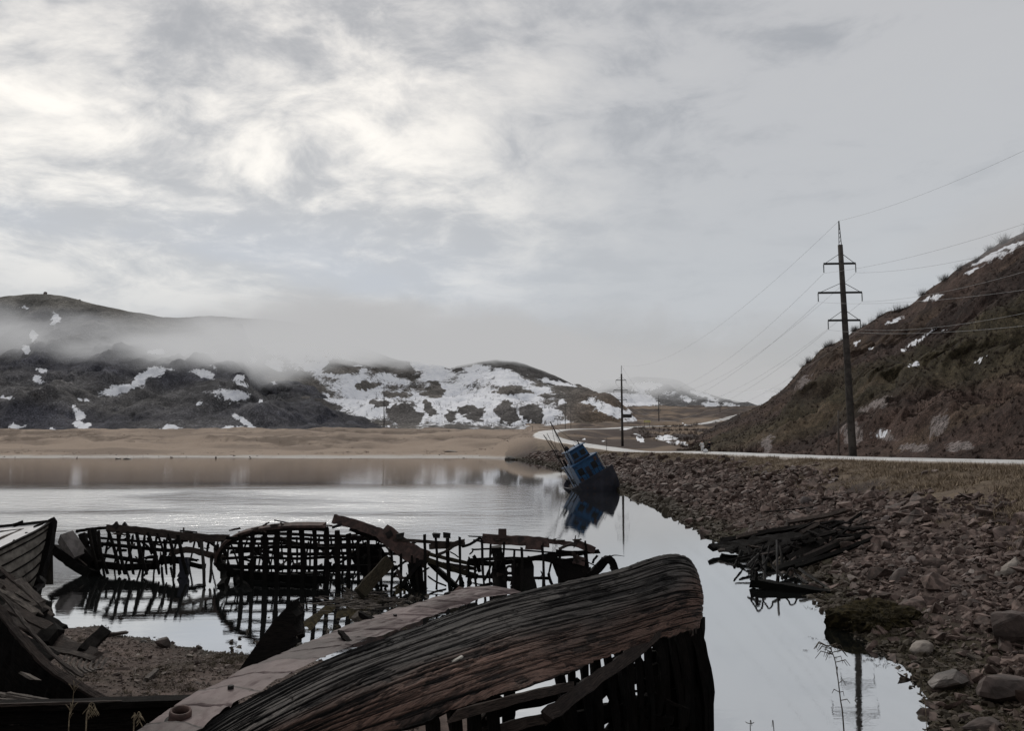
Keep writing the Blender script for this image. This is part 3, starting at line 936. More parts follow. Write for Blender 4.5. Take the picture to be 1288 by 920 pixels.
# far poles without parts
def thin_pole(px, py0, py1, Y, label, arm=None, r=.14):
    b = P(px, py0, Y); tp = P(px, py1, Y)
    t = empty('utility_pole', b, label, 'utility pole')
    MB().tube([b - Vector((0, 0, .5)), tp], [r, r * .7], 8).build('shaft', STEEL, t, True)
    if arm:
        MB().beam([tp + Vector((-arm, 0, -1)), tp + Vector((arm, 0, -1))], .2, .2, jit=0).build('crossarm', STEEL, t)


thin_pole(483, 541, 486, 455, 'lone dark pole standing before the snowy slope', 1.8, .28)
thin_pole(670, 556, 536, 300, 'thin short pole left of the bend in the road', None, .10)
thin_pole(711, 545, 505, 340, 'thin tall pole inside the bend in the road behind the blue boat', 1.2, .13)
thin_pole(718, 545, 507, 350, 'faint thin pole just right of another behind the blue boat', None, .10)
thin_pole(763, 566, 550, 206, 'short thin marker pole at the road edge left of the second power pole', None, .06)
b = P(1055, 566, 88)
tag(MB().tube([P(1055, 570, 88), P(1054.5, 517, 88)], [.11, .09], 8).build('post', W_PALE, None, True), 'short pale wooden post close left of the tall power pole', 'post')

# sign by the road
SGN = speckle('yellow_sign', (.42, .36, .14), (.52, .46, .22), 1, .6, .4, .002)
c = P(814, 531, 300)
t = empty('road_sign', P(814, 537, 300), 'small yellow road sign on two posts beyond the second power pole', 'road sign')
for s in (-.9, .9):
    MB().tube([P(814, 538, 300) + Vector((s, 0, 0)), c + Vector((s, 0, .6))], .06, 6).build('leg', STEEL, t)
MB().beam([c + Vector((-1.25, -.1, .2)), c + Vector((1.25, -.1, .2))], .06, .85, up=(0, 0, 1), jit=0).build('sign_panel', SGN, t)
# low dark hut roof seen by the sign
t = empty('shed', P(789, 526, 430), 'low dark shed on the snow patch behind the second power pole', 'shed')
c = P(789, 524, 430); 
MB().beam([c + Vector((-2.2, 0, 0)), c + Vector((2.2, 0, 0))], 3, 1.5, jit=0, n=2).build('wall', speckle('shed_wall', (.03, .026, .025), (.05, .045, .04), 1), t)
mb = MB(); mb.beam([c + Vector((-2.5, 0, .95)), c + Vector((2.5, 0, .95))], 3.5, .35, jit=0, n=2); mb.build('roof', speckle('shed_roof', (.06, .06, .065), (.10, .10, .10), 1), t)

# cairn on the left hill's top
def rockmesh(name, seed, flat=(1, 1, 1), npt=16, round_=0.0, sub=0, sfac=.5):
    r = random.Random(seed)
    bm = bmesh.new()
    for _ in range(npt):
        v = Vector((r.gauss(0, 1), r.gauss(0, 1), r.gauss(0, 1))).normalized()
        k = 1 if round_ > .5 else r.uniform(.72, 1.05)
        bm.verts.new((v.x * k * flat[0], v.y * k * flat[1], v.z * k * flat[2]))
    bmesh.ops.convex_hull(bm, input=bm.verts)
    for v in [v for v in bm.verts if not v.link_faces]: bm.verts.remove(v)
    if sub:
        bmesh.ops.subdivide_edges(bm, edges=bm.edges, cuts=sub, use_grid_fill=True)
        for _ in range(2 if round_ else 1):
            bmesh.ops.smooth_vert(bm, verts=bm.verts, factor=sfac, use_axis_x=True, use_axis_y=True, use_axis_z=True)
        for v in bm.verts:
            n = fbm(np.array([v.co.x * 2 + seed]), np.array([v.co.y * 2 + v.co.z * 3]), 4, seed)[0]
            v.co *= 1 + .07 * n
    bm.normal_update()
    me = bpy.data.meshes.new(name); bm.to_mesh(me); bm.free()
    return me


ROCK = speckle('brown_grey_stone', (.075, .058, .053), (.150, .122, .114), 2.5, .62, .4, .02, rnd=.35)
ROCK_D = speckle('dark_wet_stone', (.022, .018, .015), (.05, .042, .035), 2.5, .5, .4, .02, rnd=.2)
ROCK_P = speckle('pale_stone', (.17, .145, .125), (.27, .24, .21), 3, .75, .3, .02)


def rock(px, py, Y, size, seed, mat, label, name='boulder', cat='boulder', flat=(1, 1, .7), rot=0, grp=None, round_=0, z=None, tilt=(0, 0)):
    me = rockmesh(name, seed, flat, 18, round_, 2)
    o = link(name, me, mat, None, None)
    p = P(px, py, Y)
    if z is not None: p.z = z
    o.location = p; o.scale = (size,) * 3; o.rotation_euler = (tilt[0], tilt[1], rot)
    tag(o, label, cat, grp)
    return o


for (a, b_, s_, lb) in ((57, 369.5, 2.2, 'largest of the small boulders on top of the left hill'), (27, 373, 1.4, 'small dark boulder on the left hill top, near the left edge'), (100, 378, 1.3, 'small boulder on the left hill top, right of the large one')):
    rock(a, b_, 752, s_, a, ROCK, lb, flat=(1, 1, 1))

# ------------------------------------------------------------------ people on the road
CL_W = speckle('white_cloth', (.55, .55, .56), (.68, .68, .68), 3, .9, .1, .004)
CL_B = speckle('black_cloth', (.008, .008, .010), (.018, .018, .02), 3, .9, .1, .004)
SKIN = speckle('skin', (.42, .27, .20), (.48, .32, .25), 6, .6, .3, .001)
HAIR = speckle('dark_hair', (.015, .011, .009), (.03, .022, .018), 20, .6, .3, .002)


def skinned(name, J, E, mat, parent, root=0, sub=1):
    me = bpy.data.meshes.new(name)
    me.from_pydata([j[0] for j in J], E, [])
    o = link(name, me, mat, parent, rel=False)
    md = o.modifiers.new('skin', 'SKIN'); md.use_smooth_shade = True

    for i, j in enumerate(J):
        r = j[1]
        me.skin_vertices[0].data[i].radius = (r, r) if not hasattr(r, '__len__') else r
        me.skin_vertices[0].data[i].use_root = (i == root)
    s = o.modifiers.new('sub', 'SUBSURF'); s.levels = s.render_levels = sub
    return o


def person(loc, rz_, label, pose, coat, trousers):
    t = empty('person', loc, label, 'person', 'people on the road', (0, 0, rz_))
    arm, lean = pose
    lx = lean
    J = [((0, 0, .95), .14), ((lx * .4, 0, 1.2), .135), ((lx, 0, 1.43), .13), ((lx * 1.15, 0, 1.53), .055), ((lx * 1.25, .01, 1.62), .085), ((lx * 1.3, .015, 1.72), .085),
         ((.10, 0, .88), .10), ((.12, .03, .48), .062), ((.13, 0, .09), .045), ((.14, -.16, .04), .04),
         ((-.10, 0, .88), .10), ((-.13, -.08, .48), .062), ((-.15, .02, .09), .045), ((-.15, -.15, .04), .04),
         ((lx + .18, 0, 1.40), .06), (tuple(Vector((lx + .18, 0, 1.40)) + Vector(arm[0])), .045), (tuple(Vector((lx + .18, 0, 1.40)) + Vector(arm[1])), .032),
         ((lx - .18, 0, 1.40), .06), (tuple(Vector((lx - .18, 0, 1.40)) + Vector(arm[2])), .045), (tuple(Vector((lx - .18, 0, 1.40)) + Vector(arm[3])), .032)]
    E = [(0, 1), (1, 2), (2, 3), (3, 4), (4, 5), (0, 6), (6, 7), (7, 8), (8, 9), (0, 10), (10, 11), (11, 12), (12, 13), (2, 14), (14, 15), (15, 16), (2, 17), (17, 18), (18, 19)]
    skinned('body', J, E, SKIN, t)
    g = 1.45
    skinned('jacket', [(J[i][0], J[i][1] * g) for i in (0, 1, 2, 14, 15, 16, 17, 18, 19)], [(0, 1), (1, 2), (2, 3), (3, 4), (4, 5), (2, 6), (6, 7), (7, 8)], coat, t)
    skinned('trousers', [(J[i][0], J[i][1] * g) for i in (0, 6, 7, 8, 10, 11, 12)], [(0, 1), (1, 2), (2, 3), (0, 4), (4, 5), (5, 6)], trousers, t)
    bm = bmesh.new(); bmesh.ops.create_icosphere(bm, subdivisions=2, radius=.112)
    me = bpy.data.meshes.new('hair'); bm.to_mesh(me); bm.free()
    o = link('hair', me, HAIR, t, rel=False); o.location = (lx * 1.3, .035, 1.725); o.scale = (.95, 1, .95)
    return t


pz = lambda px, Y: Vector((P(px, 570, Y).x, Y, np.interp(P(px, 570, Y).x, [0, 1], [0, 1]) * 0 + 4.02))
YP = 118
p1 = P(883.5, 571, YP); p2 = P(892, 571, YP + .6)
zr_ = float(np.interp(YP, [b for _, b in rd[:9]], rz[:9])) + .12
p1.z = p2.z = zr_
person(p1, math.radians(190), 'person in white jacket and trousers standing at the roadside', ([(.10, -.05, -.27), (.16, -.28, -.40), (-.08, -.03, -.28), (-.12, -.2, -.48)], .03), CL_W, CL_W)
person(p2, math.radians(170), 'person in black clothes on the road with one arm stretched out', ([(.14, 0, -.25), (.20, -.15, -.45), (-.24, -.02, -.02), (-.50, -.05, .10)], -.10), CL_B, CL_B)
# white bag in front of them
b = P(887.5, 569, YP - .4)
mb = MB(); 
A = np.array([[[math.cos(a) * r * .38, math.sin(a) * r * .2, z_] for a in np.linspace(0, 2 * math.pi, 13)] for r, z_ in ((.01, 0), (.8, .02), (1, .2), (.9, .38), (.5, .5), (.16, .58), (.01, .6))])
mb.grid(A + np.array([b.x, b.y, zr_]))
tag(mb.build('bag', CL_W, None, True), 'white bag standing on the road between the two people', 'bag')

# pale rock on the beach and the rock at the tip of the spit
rock(567, 567, 275, 1.9, 5, ROCK_P, 'flat pale boulder lying alone on the sand of the far beach', flat=(1.6, .8, .35), z=1.3)
rock(641, 578, 226, 1.9, 8, ROCK_D, 'dark boulder at the water tip of the far stone spit', flat=(1, .8, .7), z=.1)
rock(148, 581, 232, .9, 9, ROCK_D, 'small dark stone on the far wet sand, left one of a pair', name='stone', cat='stone', flat=(1.2, .7, .4), z=.1)
rock(161, 582, 230, 1.0, 10, ROCK_D, 'small dark stone on the far wet sand, right one of a pair', name='stone', cat='stone', flat=(1.6, .7, .35), z=.1)

# ------------------------------------------------------------------ the tilted blue boat
BLUE = speckle('blue_paint', (.007, .044, .110), (.011, .064, .150), 1.4, .6, .3, .004, 0, (.016, .016, .022), 1.3)
BLUE_D = speckle('faded_dark_blue_hull', (.010, .011, .018), (.022, .022, .032), 1.1, .7, .3, .01, 0, (.03, .018, .014), 2)
GLS = speckle('dark_glass', (.003, .004, .006), (.006, .007, .009), 1, .25, .2, .001)
YB = 99.0
bc = PW(741, 613, 0.0); bc.y = YB; bc.x = (747 - CX) / F * YB * 1.005; bc.z = 0.35
boat = empty('fishing_boat', bc, 'derelict blue boat heeled over at the foot of the stone bank', 'boat', rot=(math.radians(-4), math.radians(-29), math.radians(12)))
# local: x beam, y aft->fore away from the viewer, z up
Ly = 11.0
st = np.linspace(0, 1, 19)
def bw(u): return 2.75 * (1 - max(0, (u - .55) / .45) ** 2.2) * (0.86 + .14 * min(1, u / .15))
def sheer(u): return 1.15 + .9 * max(0, u - .3) ** 1.6 + .25 * (1 - u) ** 3
A = []
for u in st:
    row = []
    for a in np.linspace(-1, 1, 21):
        q = abs(a)
        hw = bw(u) * (math.sin(min(q, 1) * math.pi / 2) ** .62)
        dep = -1.7 + .3 * max(0, u - .6) + (sheer(u) + 1.7) * (q ** 2.4)
        row.append((math.copysign(hw, a), -3 + u * Ly + .5 * max(0, u - .8) * q, dep))
    A.append(row)
A = np.array(A)
mb = MB(); mb.grid(A)
# rounded counter stern
r0 = A[0]; cc = (r0[0] + r0[-1]) / 2
B_ = np.array([[r0[j] + (cc - r0[j]) * k + np.array([0, -1.1 * math.sin(min(1, k * 1.6) * math.pi / 2) * (1 - .25 * k), 0]) for j in range(21)] for k in np.linspace(0, .98, 7)])
mb.grid(B_[:, ::-1])
def local(mb_, name, mat, parent, smooth=False):
    o = link(name, mb_.mesh(name, smooth), mat, parent, rel=False); return o
hull = local(mb, 'hull', BLUE_D, boat, True)
mb = MB()
dk = np.array([[(x_ * bw(u) * .97, -3 + u * Ly, sheer(u) - .55) for x_ in np.linspace(-1, 1, 5)] for u in st])
mb.grid(dk); local(mb, 'deck', W_BROWN, boat)
mb = MB(); mb.beam([Vector(A[i][0]) for i in range(19)], .16, .14, jit=.02, n=19); local(mb, 'rail', BLUE_D, boat)
mb = MB(); mb.beam([Vector(A[i][-1]) for i in range(19)], .16, .14, jit=.02, n=19); local(mb, 'rail', BLUE_D, boat)
mb = MB(); mb.beam([Vector(r0[0]) + Vector((0, 0, 0)), Vector((-1.4, -3.6, 1.45)), Vector((0, -3.9, 1.48)), Vector((1.4, -3.6, 1.45)), Vector(r0[-1])], .14, .5, jit=.02, n=12); local(mb, 'bulwark', BLUE_D, boat)
# wheelhouse
def boxg(x0, x1, y0, y1, z0, z1, tp=.0):
    v = [(x0, y0, z0), (x1, y0, z0), (x1, y1, z0), (x0, y1, z0), (x0 + tp, y0 + tp, z1), (x1 - tp, y0 + tp, z1), (x1 - tp, y1 - tp, z1), (x0 + tp, y1 - tp, z1)]
    f = [(0, 3, 2, 1), (4, 5, 6, 7), (0, 1, 5, 4), (1, 2, 6, 5), (2, 3, 7, 6), (3, 0, 4, 7)]
    return v, f
mb = MB(); mb.add(*boxg(-1.75, 1.75, -1.6, 3.2, .5, 3.55, .05)); wh = local(mb, 'wheelhouse', BLUE, boat)
mb = MB(); mb.add(*boxg(-1.9, 1.9, -1.75, 3.35, 3.56, 3.68)); local(mb, 'roof', BLUE, wh)
mb = MB(); mb.add(*boxg(-1.0, 1.25, -.6, 2.4, 3.69, 5.25, .12)); uh = local(mb, 'upper_cabin', BLUE, boat)
mb = MB(); mb.add(*boxg(-1.15, 1.4, -.75, 2.55, 5.26, 5.36)); local(mb, 'roof', BLUE, uh)
for (a, b_) in ((-.75, -.1), (.3, .95)):
    mb = MB(); mb.add(*boxg(a, b_, -.62, -.4, 4.15, 4.8)); local(mb, 'window', GLS, uh)
for (a, b_, z0, z1) in ((-1.4, -.7, 2.15, 2.95), (.5, 1.2, 2.15, 2.95)):
    mb = MB(); mb.add(*boxg(a, b_, -1.63, -1.5, z0, z1)); local(mb, 'window', GLS, wh)
mb = MB(); mb.add(*boxg(-.4, .12, -1.64, -1.5, 1.0, 2.75)); local(mb, 'door', BLUE_D, wh)
PALE_RAIL = speckle('pale_rail', (.30, .28, .25), (.42, .40, .36), 3, .7, .3, .003)
mb = MB(); mb.beam([(1.85, -1.72, .9), (1.85, -1.72, 3.6)], .10, .10, jit=0); local(mb, 'corner_strip', PALE_RAIL, wh)
# masts and rigging lean out over the water
for (p0, p1, r, nm) in (((-1.0, .8, 3.4), (-.6, 1.5, 9.6), .10, 'mast'), ((-2.0, .6, 1.4), (-2.3, 1.0, 8.6), .07, 'boom'), ((-1.6, 3.0, 3.0), (-1.3, 3.3, 8.4), .05, 'boom'), ((-.2, 1.5, 5.0), (-.3, 1.6, 5.9), .09, 'stack'), ((.5, 1.2, 5.0), (.45, 1.2, 5.7), .06, 'stack')):
    mb = MB(); mb.tube([p0, p1], [r, r * .6], 8); local(mb, nm, BLACK_IRON, boat, True)
for (p0, p1) in (((-.62, 1.4, 9.4), (-2.5, -2.4, 1.7)), ((-.62, 1.4, 9.4), (-2.4, 4.4, 1.9)), ((-2.3, 1.0, 8.5), (-1.3, -.4, 3.5)), ((-.62, 1.45, 9.0), (1.2, 1.0, 5.0))):
    mb = MB(); mb.tube([p0, p1], .022, 4); local(mb, 'rigging_line', BLACK_IRON, boat)
for yy in (-2.6, -1.4, -.2, 1.0):
    mb = MB(); mb.tube([(-2.55, yy, 1.3), (-2.62, yy, 2.45)], .045, 6); local(mb, 'stanchion', BLACK_IRON, boat)
mb = MB(); mb.tube([(-2.62, -2.8, 2.4), (-2.66, 1.2, 2.45)], .035, 6); local(mb, 'handrail', BLACK_IRON, boat)
for (x0, x1, y0, z0, z1, nm, mt) in ((-1.72, 1.72, -1.64, .55, 1.0, 'lower_panel', BLUE_D), (-.98, 1.22, -.66, 3.70, 3.95, 'cabin_panel', BLUE_D), (1.1, 1.5, -1.66, 2.9, 3.4, 'rust_patch', RUST), (-1.6, -1.2, -1.66, 1.3, 1.9, 'rust_patch', RUST)):
    mb = MB(); mb.add(*boxg(x0, x1, y0, y0 + .05, z0, z1)); local(mb, nm, mt, wh if y0 < -1 else uh)
for (x0, y0, z0, r_, h_) in ((-1.5, 1.8, 3.7, .16, .9), (1.3, 2.6, 3.7, .12, .7), (-.4, 2.0, 5.36, .22, .45), (.9, .2, 5.36, .07, .6), (-.9, -.2, 5.36, .05, .9)):
    mb = MB(); mb.tube([(x0, y0, z0), (x0, y0, z0 + h_)], r_, 8); local(mb, 'vent_pipe', BLACK_IRON, boat, True)
for x_ in np.linspace(-1.6, 1.7, 7):
    mb = MB(); mb.tube([(x_, -3.3 + abs(x_) * .25, 1.4), (x_, -3.35 + abs(x_) * .25, 2.3)], .035, 6); local(mb, 'stanchion', BLACK_IRON, boat)
mb = MB(); mb.tube([(x_, -3.35 + abs(x_) * .25, 2.3) for x_ in np.linspace(-1.6, 1.7, 9)], .03, 6); local(mb, 'handrail', BLACK_IRON, boat)
def hit(px, py, y0=6.0, y1=400.0):
    """where the ray through a photo position meets the ground"""
    Y = np.exp(np.linspace(math.log(y0), math.log(y1), 1500))
    x = (px - CX) / F; zz = (CY - py) / F
    dx, dy, dz = x, cp - zz * sp, sp + zz * cp
    X = dx / dy * Y; Z = EYE + dz / dy * Y
    g = ground_z(X, Y)
    k = np.nonzero(g >= Z)[0]
    i = k[0] if len(k) else len(Y) - 1
    return Vector((X[i], Y[i], g[i]))



# ================================================================== big foreground hull
FH = empty('wooden_hull_wreck', P(700, 900, 13.5), 'huge weathered wooden hull in the foreground with a planked side and sheet metal edge', 'shipwreck')
SEC = [((120, 985, 7.0), (150, 1030, 7.3)), ((215, 938, 7.9), (280, 988, 8.2)), ((300, 886, 8.9), (405, 947, 9.2)), ((400, 834, 10.3), (530, 906, 10.3)), ((500, 796, 11.7), (640, 869, 11.5)), ((600, 758, 13.1), (708, 847, 12.8)),
       ((700, 734, 14.4), (768, 827, 13.9)), ((780, 715, 15.4), (818, 809, 14.8)), ((832, 698, 16.2), (856, 797, 15.6)), ((858, 698, 16.8), (873, 791, 16.3)), ((871, 708, 17.6), (879, 787, 17.2)), ((868, 716, 18.6), (874, 784, 18.3))]
NU, NV = 620, 300
T_ = crom([P(*a) for a, b in SEC], NU); B_ = crom([P(*b) for a, b in SEC], NU)
lenu = np.concatenate([[0], np.cumsum(np.linalg.norm(np.diff((T_ + B_) / 2, axis=0), axis=1))])
tgu = np.gradient((T_ + B_) / 2, axis=0); tgu /= np.linalg.norm(tgu, axis=1)[:, None]
acr = B_ - T_
nrm = np.cross(acr, tgu); nrm /= np.linalg.norm(nrm, axis=1)[:, None]
if nrm[200] @ np.array([0, -1, .5]) < 0: nrm = -nrm
NST = 11
seam = np.array([0, .075, .15, .235, .33, .42, .515, .61, .71, .81, .905, 1.0])


def hull_pt(iu, v, off=0.0):
    """point on the hull skin: iu row, v 0 (rail) .. 1 (lower edge), off along the outward normal"""
    bul = .17 * 4 * v * (1 - v) if v <= 1 else -.9 * (v - 1)
    p = T_[iu] + acr[iu] * v + nrm[iu] * (bul + off)
    return Vector(p)


uu = lenu[:, None] * np.ones((1, NV)); vv_ = np.linspace(0, 1, NV)[None, :] * np.ones((NU, 1))
wid = np.linalg.norm(acr, axis=1)[:, None]
bul = .17 * 4 * vv_ * (1 - vv_)
vw = vv_ + .009 * fbm(uu * .45, vv_ * 3, 2, 201) + .0022 * fbm(uu * 5, vv_ * 9, 3, 203)
sidx = np.clip(np.searchsorted(seam, vw.ravel()).reshape(vw.shape) - 1, 0, NST - 1)
s0 = seam[sidx]; s1 = seam[sidx + 1]
loc = np.clip((vw - s0) / (s1 - s0), 0, 1)
edge = np.minimum(loc, 1 - loc) * (s1 - s0) * wid      # metres from the nearest seam
sr = np.random.default_rng(5).uniform(-1, 1, NST)
# plank ends (butt joints)
butt = np.full(uu.shape, 9.0)
for k in range(NST):
    for q in np.random.default_rng(60 + k).uniform(0, lenu[-1] * .92, 3):
        butt = np.where(sidx == k, np.minimum(butt, np.abs(uu - q + .04 * fbm(vv_ * 60, uu * 0, 2, k))), butt)
open_ = np.clip(.45 + 1.0 * fbm(uu * .55 + sidx * 7.3, sidx * 3.1 + uu * 0, 3, 207), .22, 1.3)   # how far each seam gapes
gap = .006 * open_ + .0045
groove = np.exp(-(edge / gap) ** 2) * (.035 * open_ + .010)
lip = sr[sidx] * .009 + .006 * (loc - .5)
vm = vv_ * wid
grain = fbma(uu * .9 + sidx * 9, vm * 34, 5, 211, .62)
grain2 = fbma(uu * 4 + sidx * 3, vm * 80, 4, 213, .6)
rot_ = sstep(.45, .62, fbma(uu * 1.6, vm * 6, 5, 217, .6))          # rotten, flaked-away zones
rg = np.random.default_rng(71)
split = np.zeros(uu.shape)                                                          # long slits along the grain
for _ in range(520):
    u0 = rg.uniform(0, lenu[-1]); L_ = np.exp(rg.normal(math.log(.50), .6)); v0 = rg.random(); w0 = np.exp(rg.normal(math.log(.0062), .5)); k0 = rg.normal(0, .012)
    i0, i1 = np.searchsorted(lenu, [u0 - L_, u0 + L_])
    if i1 - i0 < 2: continue
    U_ = uu[i0:i1]; q_ = np.clip(1 - np.abs((U_ - u0) / L_) ** 1.5, 0, 1)
    dv = np.abs(vm[i0:i1] - v0 * wid[i0:i1] - k0 * (U_ - u0) - .006 * fbma(U_ * 3, U_ * 0 + v0 * 50, 3, 225))
    split[i0:i1] = np.maximum(split[i0:i1], np.exp(-(dv / (w0 * q_ + 1e-4)) ** 2) * q_ ** .5 * rg.uniform(.6, 1.0))
miss = np.zeros(uu.shape)                                                           # outer layer broken away
for k in range(NST):
    for _ in range(3):
        u0 = rg.uniform(0, lenu[-1] * .92); L_ = rg.uniform(.25, 1.3); f0, f1 = sorted(rg.uniform(0, 1, 2))
        if f1 - f0 < .3: f0 = 0
        rag_ = .12 * fbma(vm * 60, uu * 0 + k, 3, 227)
        miss = np.where((sidx == k) & (np.abs(uu - u0 + rag_) < L_ * .5) & (loc > f0) & (loc < f1), 1, miss)
disp = lip - groove - np.exp(-(butt / .012) ** 2) * .02 + grain * .0028 + grain2 * .002 - rot_ * (.012 + .006 * grain) - split * .045 - miss * .022
disp += .02 * fbm(uu * .35, vv_ * 2, 3, 223)
# broken upper edge and lower edge
vv2 = vv_ * (1 + 0) 
low = .022 * fbm(lenu * 3, lenu * 0, 5, 227, .7) + .018 * np.sign(fbm(lenu * .8, lenu * 0 + 9, 2, 229)) * .6
toped = .012 * fbm(lenu * 2.5, lenu * 0 + 3, 5, 231, .7)
vs = vv_ + toped[:, None] * sstep(.07, 0, vv_) + low[:, None] * sstep(.90, 1.0, vv_)
PT = T_[:, None, :] + acr[:, None, :] * vs[..., None] + nrm[:, None, :] * (bul + disp)[..., None]
uvg = np.stack([uu, vv_ * wid], -1)
V = PT.reshape(-1, 3)
me = npmesh('planking', V, gridfaces(NU, NV, True), True)
ul = me.uv_layers.new(name='UVMap')
li = np.empty(len(me.loops), np.int32); me.loops.foreach_get('vertex_index', li)
ul.data.foreach_set('uv', uvg.reshape(-1, 2)[li].astype(np.float32).ravel())
# colour: charcoal on the upper strakes, red brown low down and at the bow
un = uu / lenu[-1]
redness = sstep(.22, .82, vv_ + .35 * sstep(.72, .95, un) + .18 * fbm(uu * .4, vv_ * 3, 4, 233) - .10)
blk = sstep(.26, .10, vv_ + .05 * grain) * sstep(.62, .40, un)  # black top strakes below the metal sheet, its shadow included in the colour
cc_ = lerp((.055, .049, .045), (.150, .088, .067), redness.ravel())
streak = fbma(uu * .5 + sidx * 5, vm * 9, 4, 235, .6)
cc_ = lerp(cc_, (.150, .136, .122), (sstep(.05, .6, streak) * (1 - redness) * .35).ravel())
cc_ = lerp(cc_, (.185, .115, .088), (sstep(.0, .6, streak) * redness * .3).ravel())
tone = (1 + .16 * np.random.default_rng(9).uniform(-1, 1, NST)[sidx]).ravel()[:, None]
cc_ = cc_ * tone
blot = sstep(.0, .7, fbma(uu * .5 + 7, vm * 2.6, 5, 237, .6))
cc_ = lerp(cc_, (.016, .0135, .012), (blot * .42 * (1 - .3 * redness)).ravel())
cc_ = lerp(cc_, (.016, .014, .013), (miss * .72).ravel())
cc_ = lerp(cc_, (.012, .011, .0105), (blk * .85).ravel())
cc_ = lerp(cc_, (.003, .0025, .0025), np.clip(groove * 45 + split * 1.3 + rot_ * .6, 0, .98).ravel())
vcol(me, 'Col', cc_)
m, nt, out = newmat('hull_planks')
tc = N(nt, 'ShaderNodeTexCoord')
at = N(nt, 'ShaderNodeAttribute', attribute_name='Col')
g1 = noise(nt, scl(nt, tc.outputs['UV'], (2, 70, 1)), 1.0, 6, .7, .1)
g2 = noise(nt, scl(nt, tc.outputs['UV'], (10, 30, 1)), 1.0, 6, .7, .5)
g3 = noise(nt, scl(nt, tc.outputs['UV'], (14, 16, 1)), 4.0, 4, .6, 0)
g4 = noise(nt, scl(nt, tc.outputs['UV'], (.55, 22, 1)), 1.0, 5, .6, .08)
g5 = noise(nt, scl(nt, tc.outputs['UV'], (1.1, 40, 1)), 1.0, 4, .6, .1)
cr1 = sm(nt, M_(nt, 'ABSOLUTE', M_(nt, 'SUBTRACT', g4, .5)), .0, .016)
cr2 = sm(nt, M_(nt, 'ABSOLUTE', M_(nt, 'SUBTRACT', g5, .5)), .0, .010)
crk = M_(nt, 'MULTIPLY', cr1, M_(nt, 'ADD', .4, M_(nt, 'MULTIPLY', cr2, .6)))
f = M_(nt, 'ADD', M_(nt, 'MULTIPLY', g1, .6), M_(nt, 'MULTIPLY', g2, .4))
c = mixc(nt, 1.0, at.outputs['Color'], ramp(nt, f, [(.30, .45), (.48, .95), (.66, 1.6)]), 'MULTIPLY')
c = mixc(nt, 1.0, c, ramp(nt, crk, [(0, .30), (1, 1.0)]), 'MULTIPLY')
c = mixc(nt, sm(nt, g3, .68, .74), c, (.20, .19, .175))
pbsdf(nt, out, c, .74, .28, M_(nt, 'ADD', M_(nt, 'ADD', f, M_(nt, 'MULTIPLY', crk, .5)), M_(nt, 'MULTIPLY', g3, .15)), 1.0, .014)
link('planking', me, m, FH)
# inner face of the planking so that it has thickness
inner = PT - nrm[:, None, :] * .07
inner = inner[::6, ::8]
mb = MB(); mb.grid(inner); mb.build('inner_planking', W_BLACK, FH)
# torn strake ends hanging at the lower edge of the bow
for (u0, u1, v0, v1, wdt) in ((.80, .985, 1.045, 1.045, .12), (.895, .985, 1.13, 1.16, .15), (.30, .46, 1.05, 1.12, .13)):
    pts = []
    for k in range(6):
        iu = int((u0 + (u1 - u0) * k / 5) * (NU - 1)); pts.append(hull_pt(iu, v0 + (v1 - v0) * k / 5, .0))
    MB().beam(pts, .05, wdt, up=nrm[int(u0 * (NU - 1))] * 0 + np.array([0, 0, 1]), jit=.07, n=14, rag=.1).build('loose_strake', W_BROWN, FH)

# sheet metal along the edge
SM2 = [((40, 1010, 7.15), (120, 985, 7.05)), ((170, 921, 8.3), (238, 925, 8.05)), ((232, 880, 9.15), (305, 880, 9.0)), ((318, 838, 10.25), (402, 829, 10.35)), ((420, 795, 11.5), (502, 791, 11.8)), ((500, 766, 12.55), (562, 768, 12.7)), ((560, 748, 13.3), (612, 752, 13.35)), ((590, 739, 13.7), (652, 744, 13.95))]
a_ = crom([P(*p_) for p_, q in SM2], 420); b_ = crom([P(*q) for p_, q in SM2], 420)
g_ = []
lu = np.concatenate([[0], np.cumsum(np.linalg.norm(np.diff(a_, axis=0), axis=1))])
for j, v in enumerate(np.linspace(-.18, 1.06, 26)):
    if v < 0: row = a_ + np.array([.0, .05, -.9]) * (-v) * 1.4
    else:
        row = a_ + (b_ - a_) * v
    crease = fbm(lu * 1.2, lu * 0 + v * 2, 4, 301)
    sh = np.abs(((lu / .92 + .5 + .03 * fbm(lu * 0 + v * 3, lu * .5, 2, 305)) % 1) - .5)
    row = row + np.array([0, 0, 1]) * (.012 * crease + .005 * fbm(lu * 5, lu * 0 + v * 5, 3, 303) - .035 * np.exp(-(sh / .02) ** 2) * (.4 + .6 * vnoise(lu * 2, lu * 0)) + .03 * math.sin(max(v, 0) * math.pi))[:, None]
    pan = np.floor(lu / .92 + .5)
    row = row + np.array([0, 0, 1]) * (.022 * ((lu / .92 + .5) % 1 - .5) + .030 * np.abs(fbm(lu * 1.6 + pan * 5, lu * 0 + v * 1.8, 2, 309)) * max(v, 0) + .012 * np.abs(fbm(lu * 4, lu * 0 + v * 4, 2, 311)))[:, None]
    if v > .92: row = row + np.array([0, 0, 1]) * (.022 * fbm(lu * 2.3, lu * 0, 4, 307))[:, None]
    g_.append(row)
A = np.array(g_).transpose(1, 0, 2)
m, nt, out = newmat('edge_sheet')
geo = N(nt, 'ShaderNodeNewGeometry'); pos = geo.outputs['Position']
n1_ = noise(nt, pos, 1.6, 7, .6, .5); n2_ = noise(nt, pos, 11, 6, .7, .3); n3_ = noise(nt, pos, 45, 4, .7)
c = mixc(nt, sm(nt, n1_, .36, .62), (.072, .052, .050), (.122, .091, .088))
c = mixc(nt, sm(nt, n2_, .60, .70), c, (.075, .042, .034))
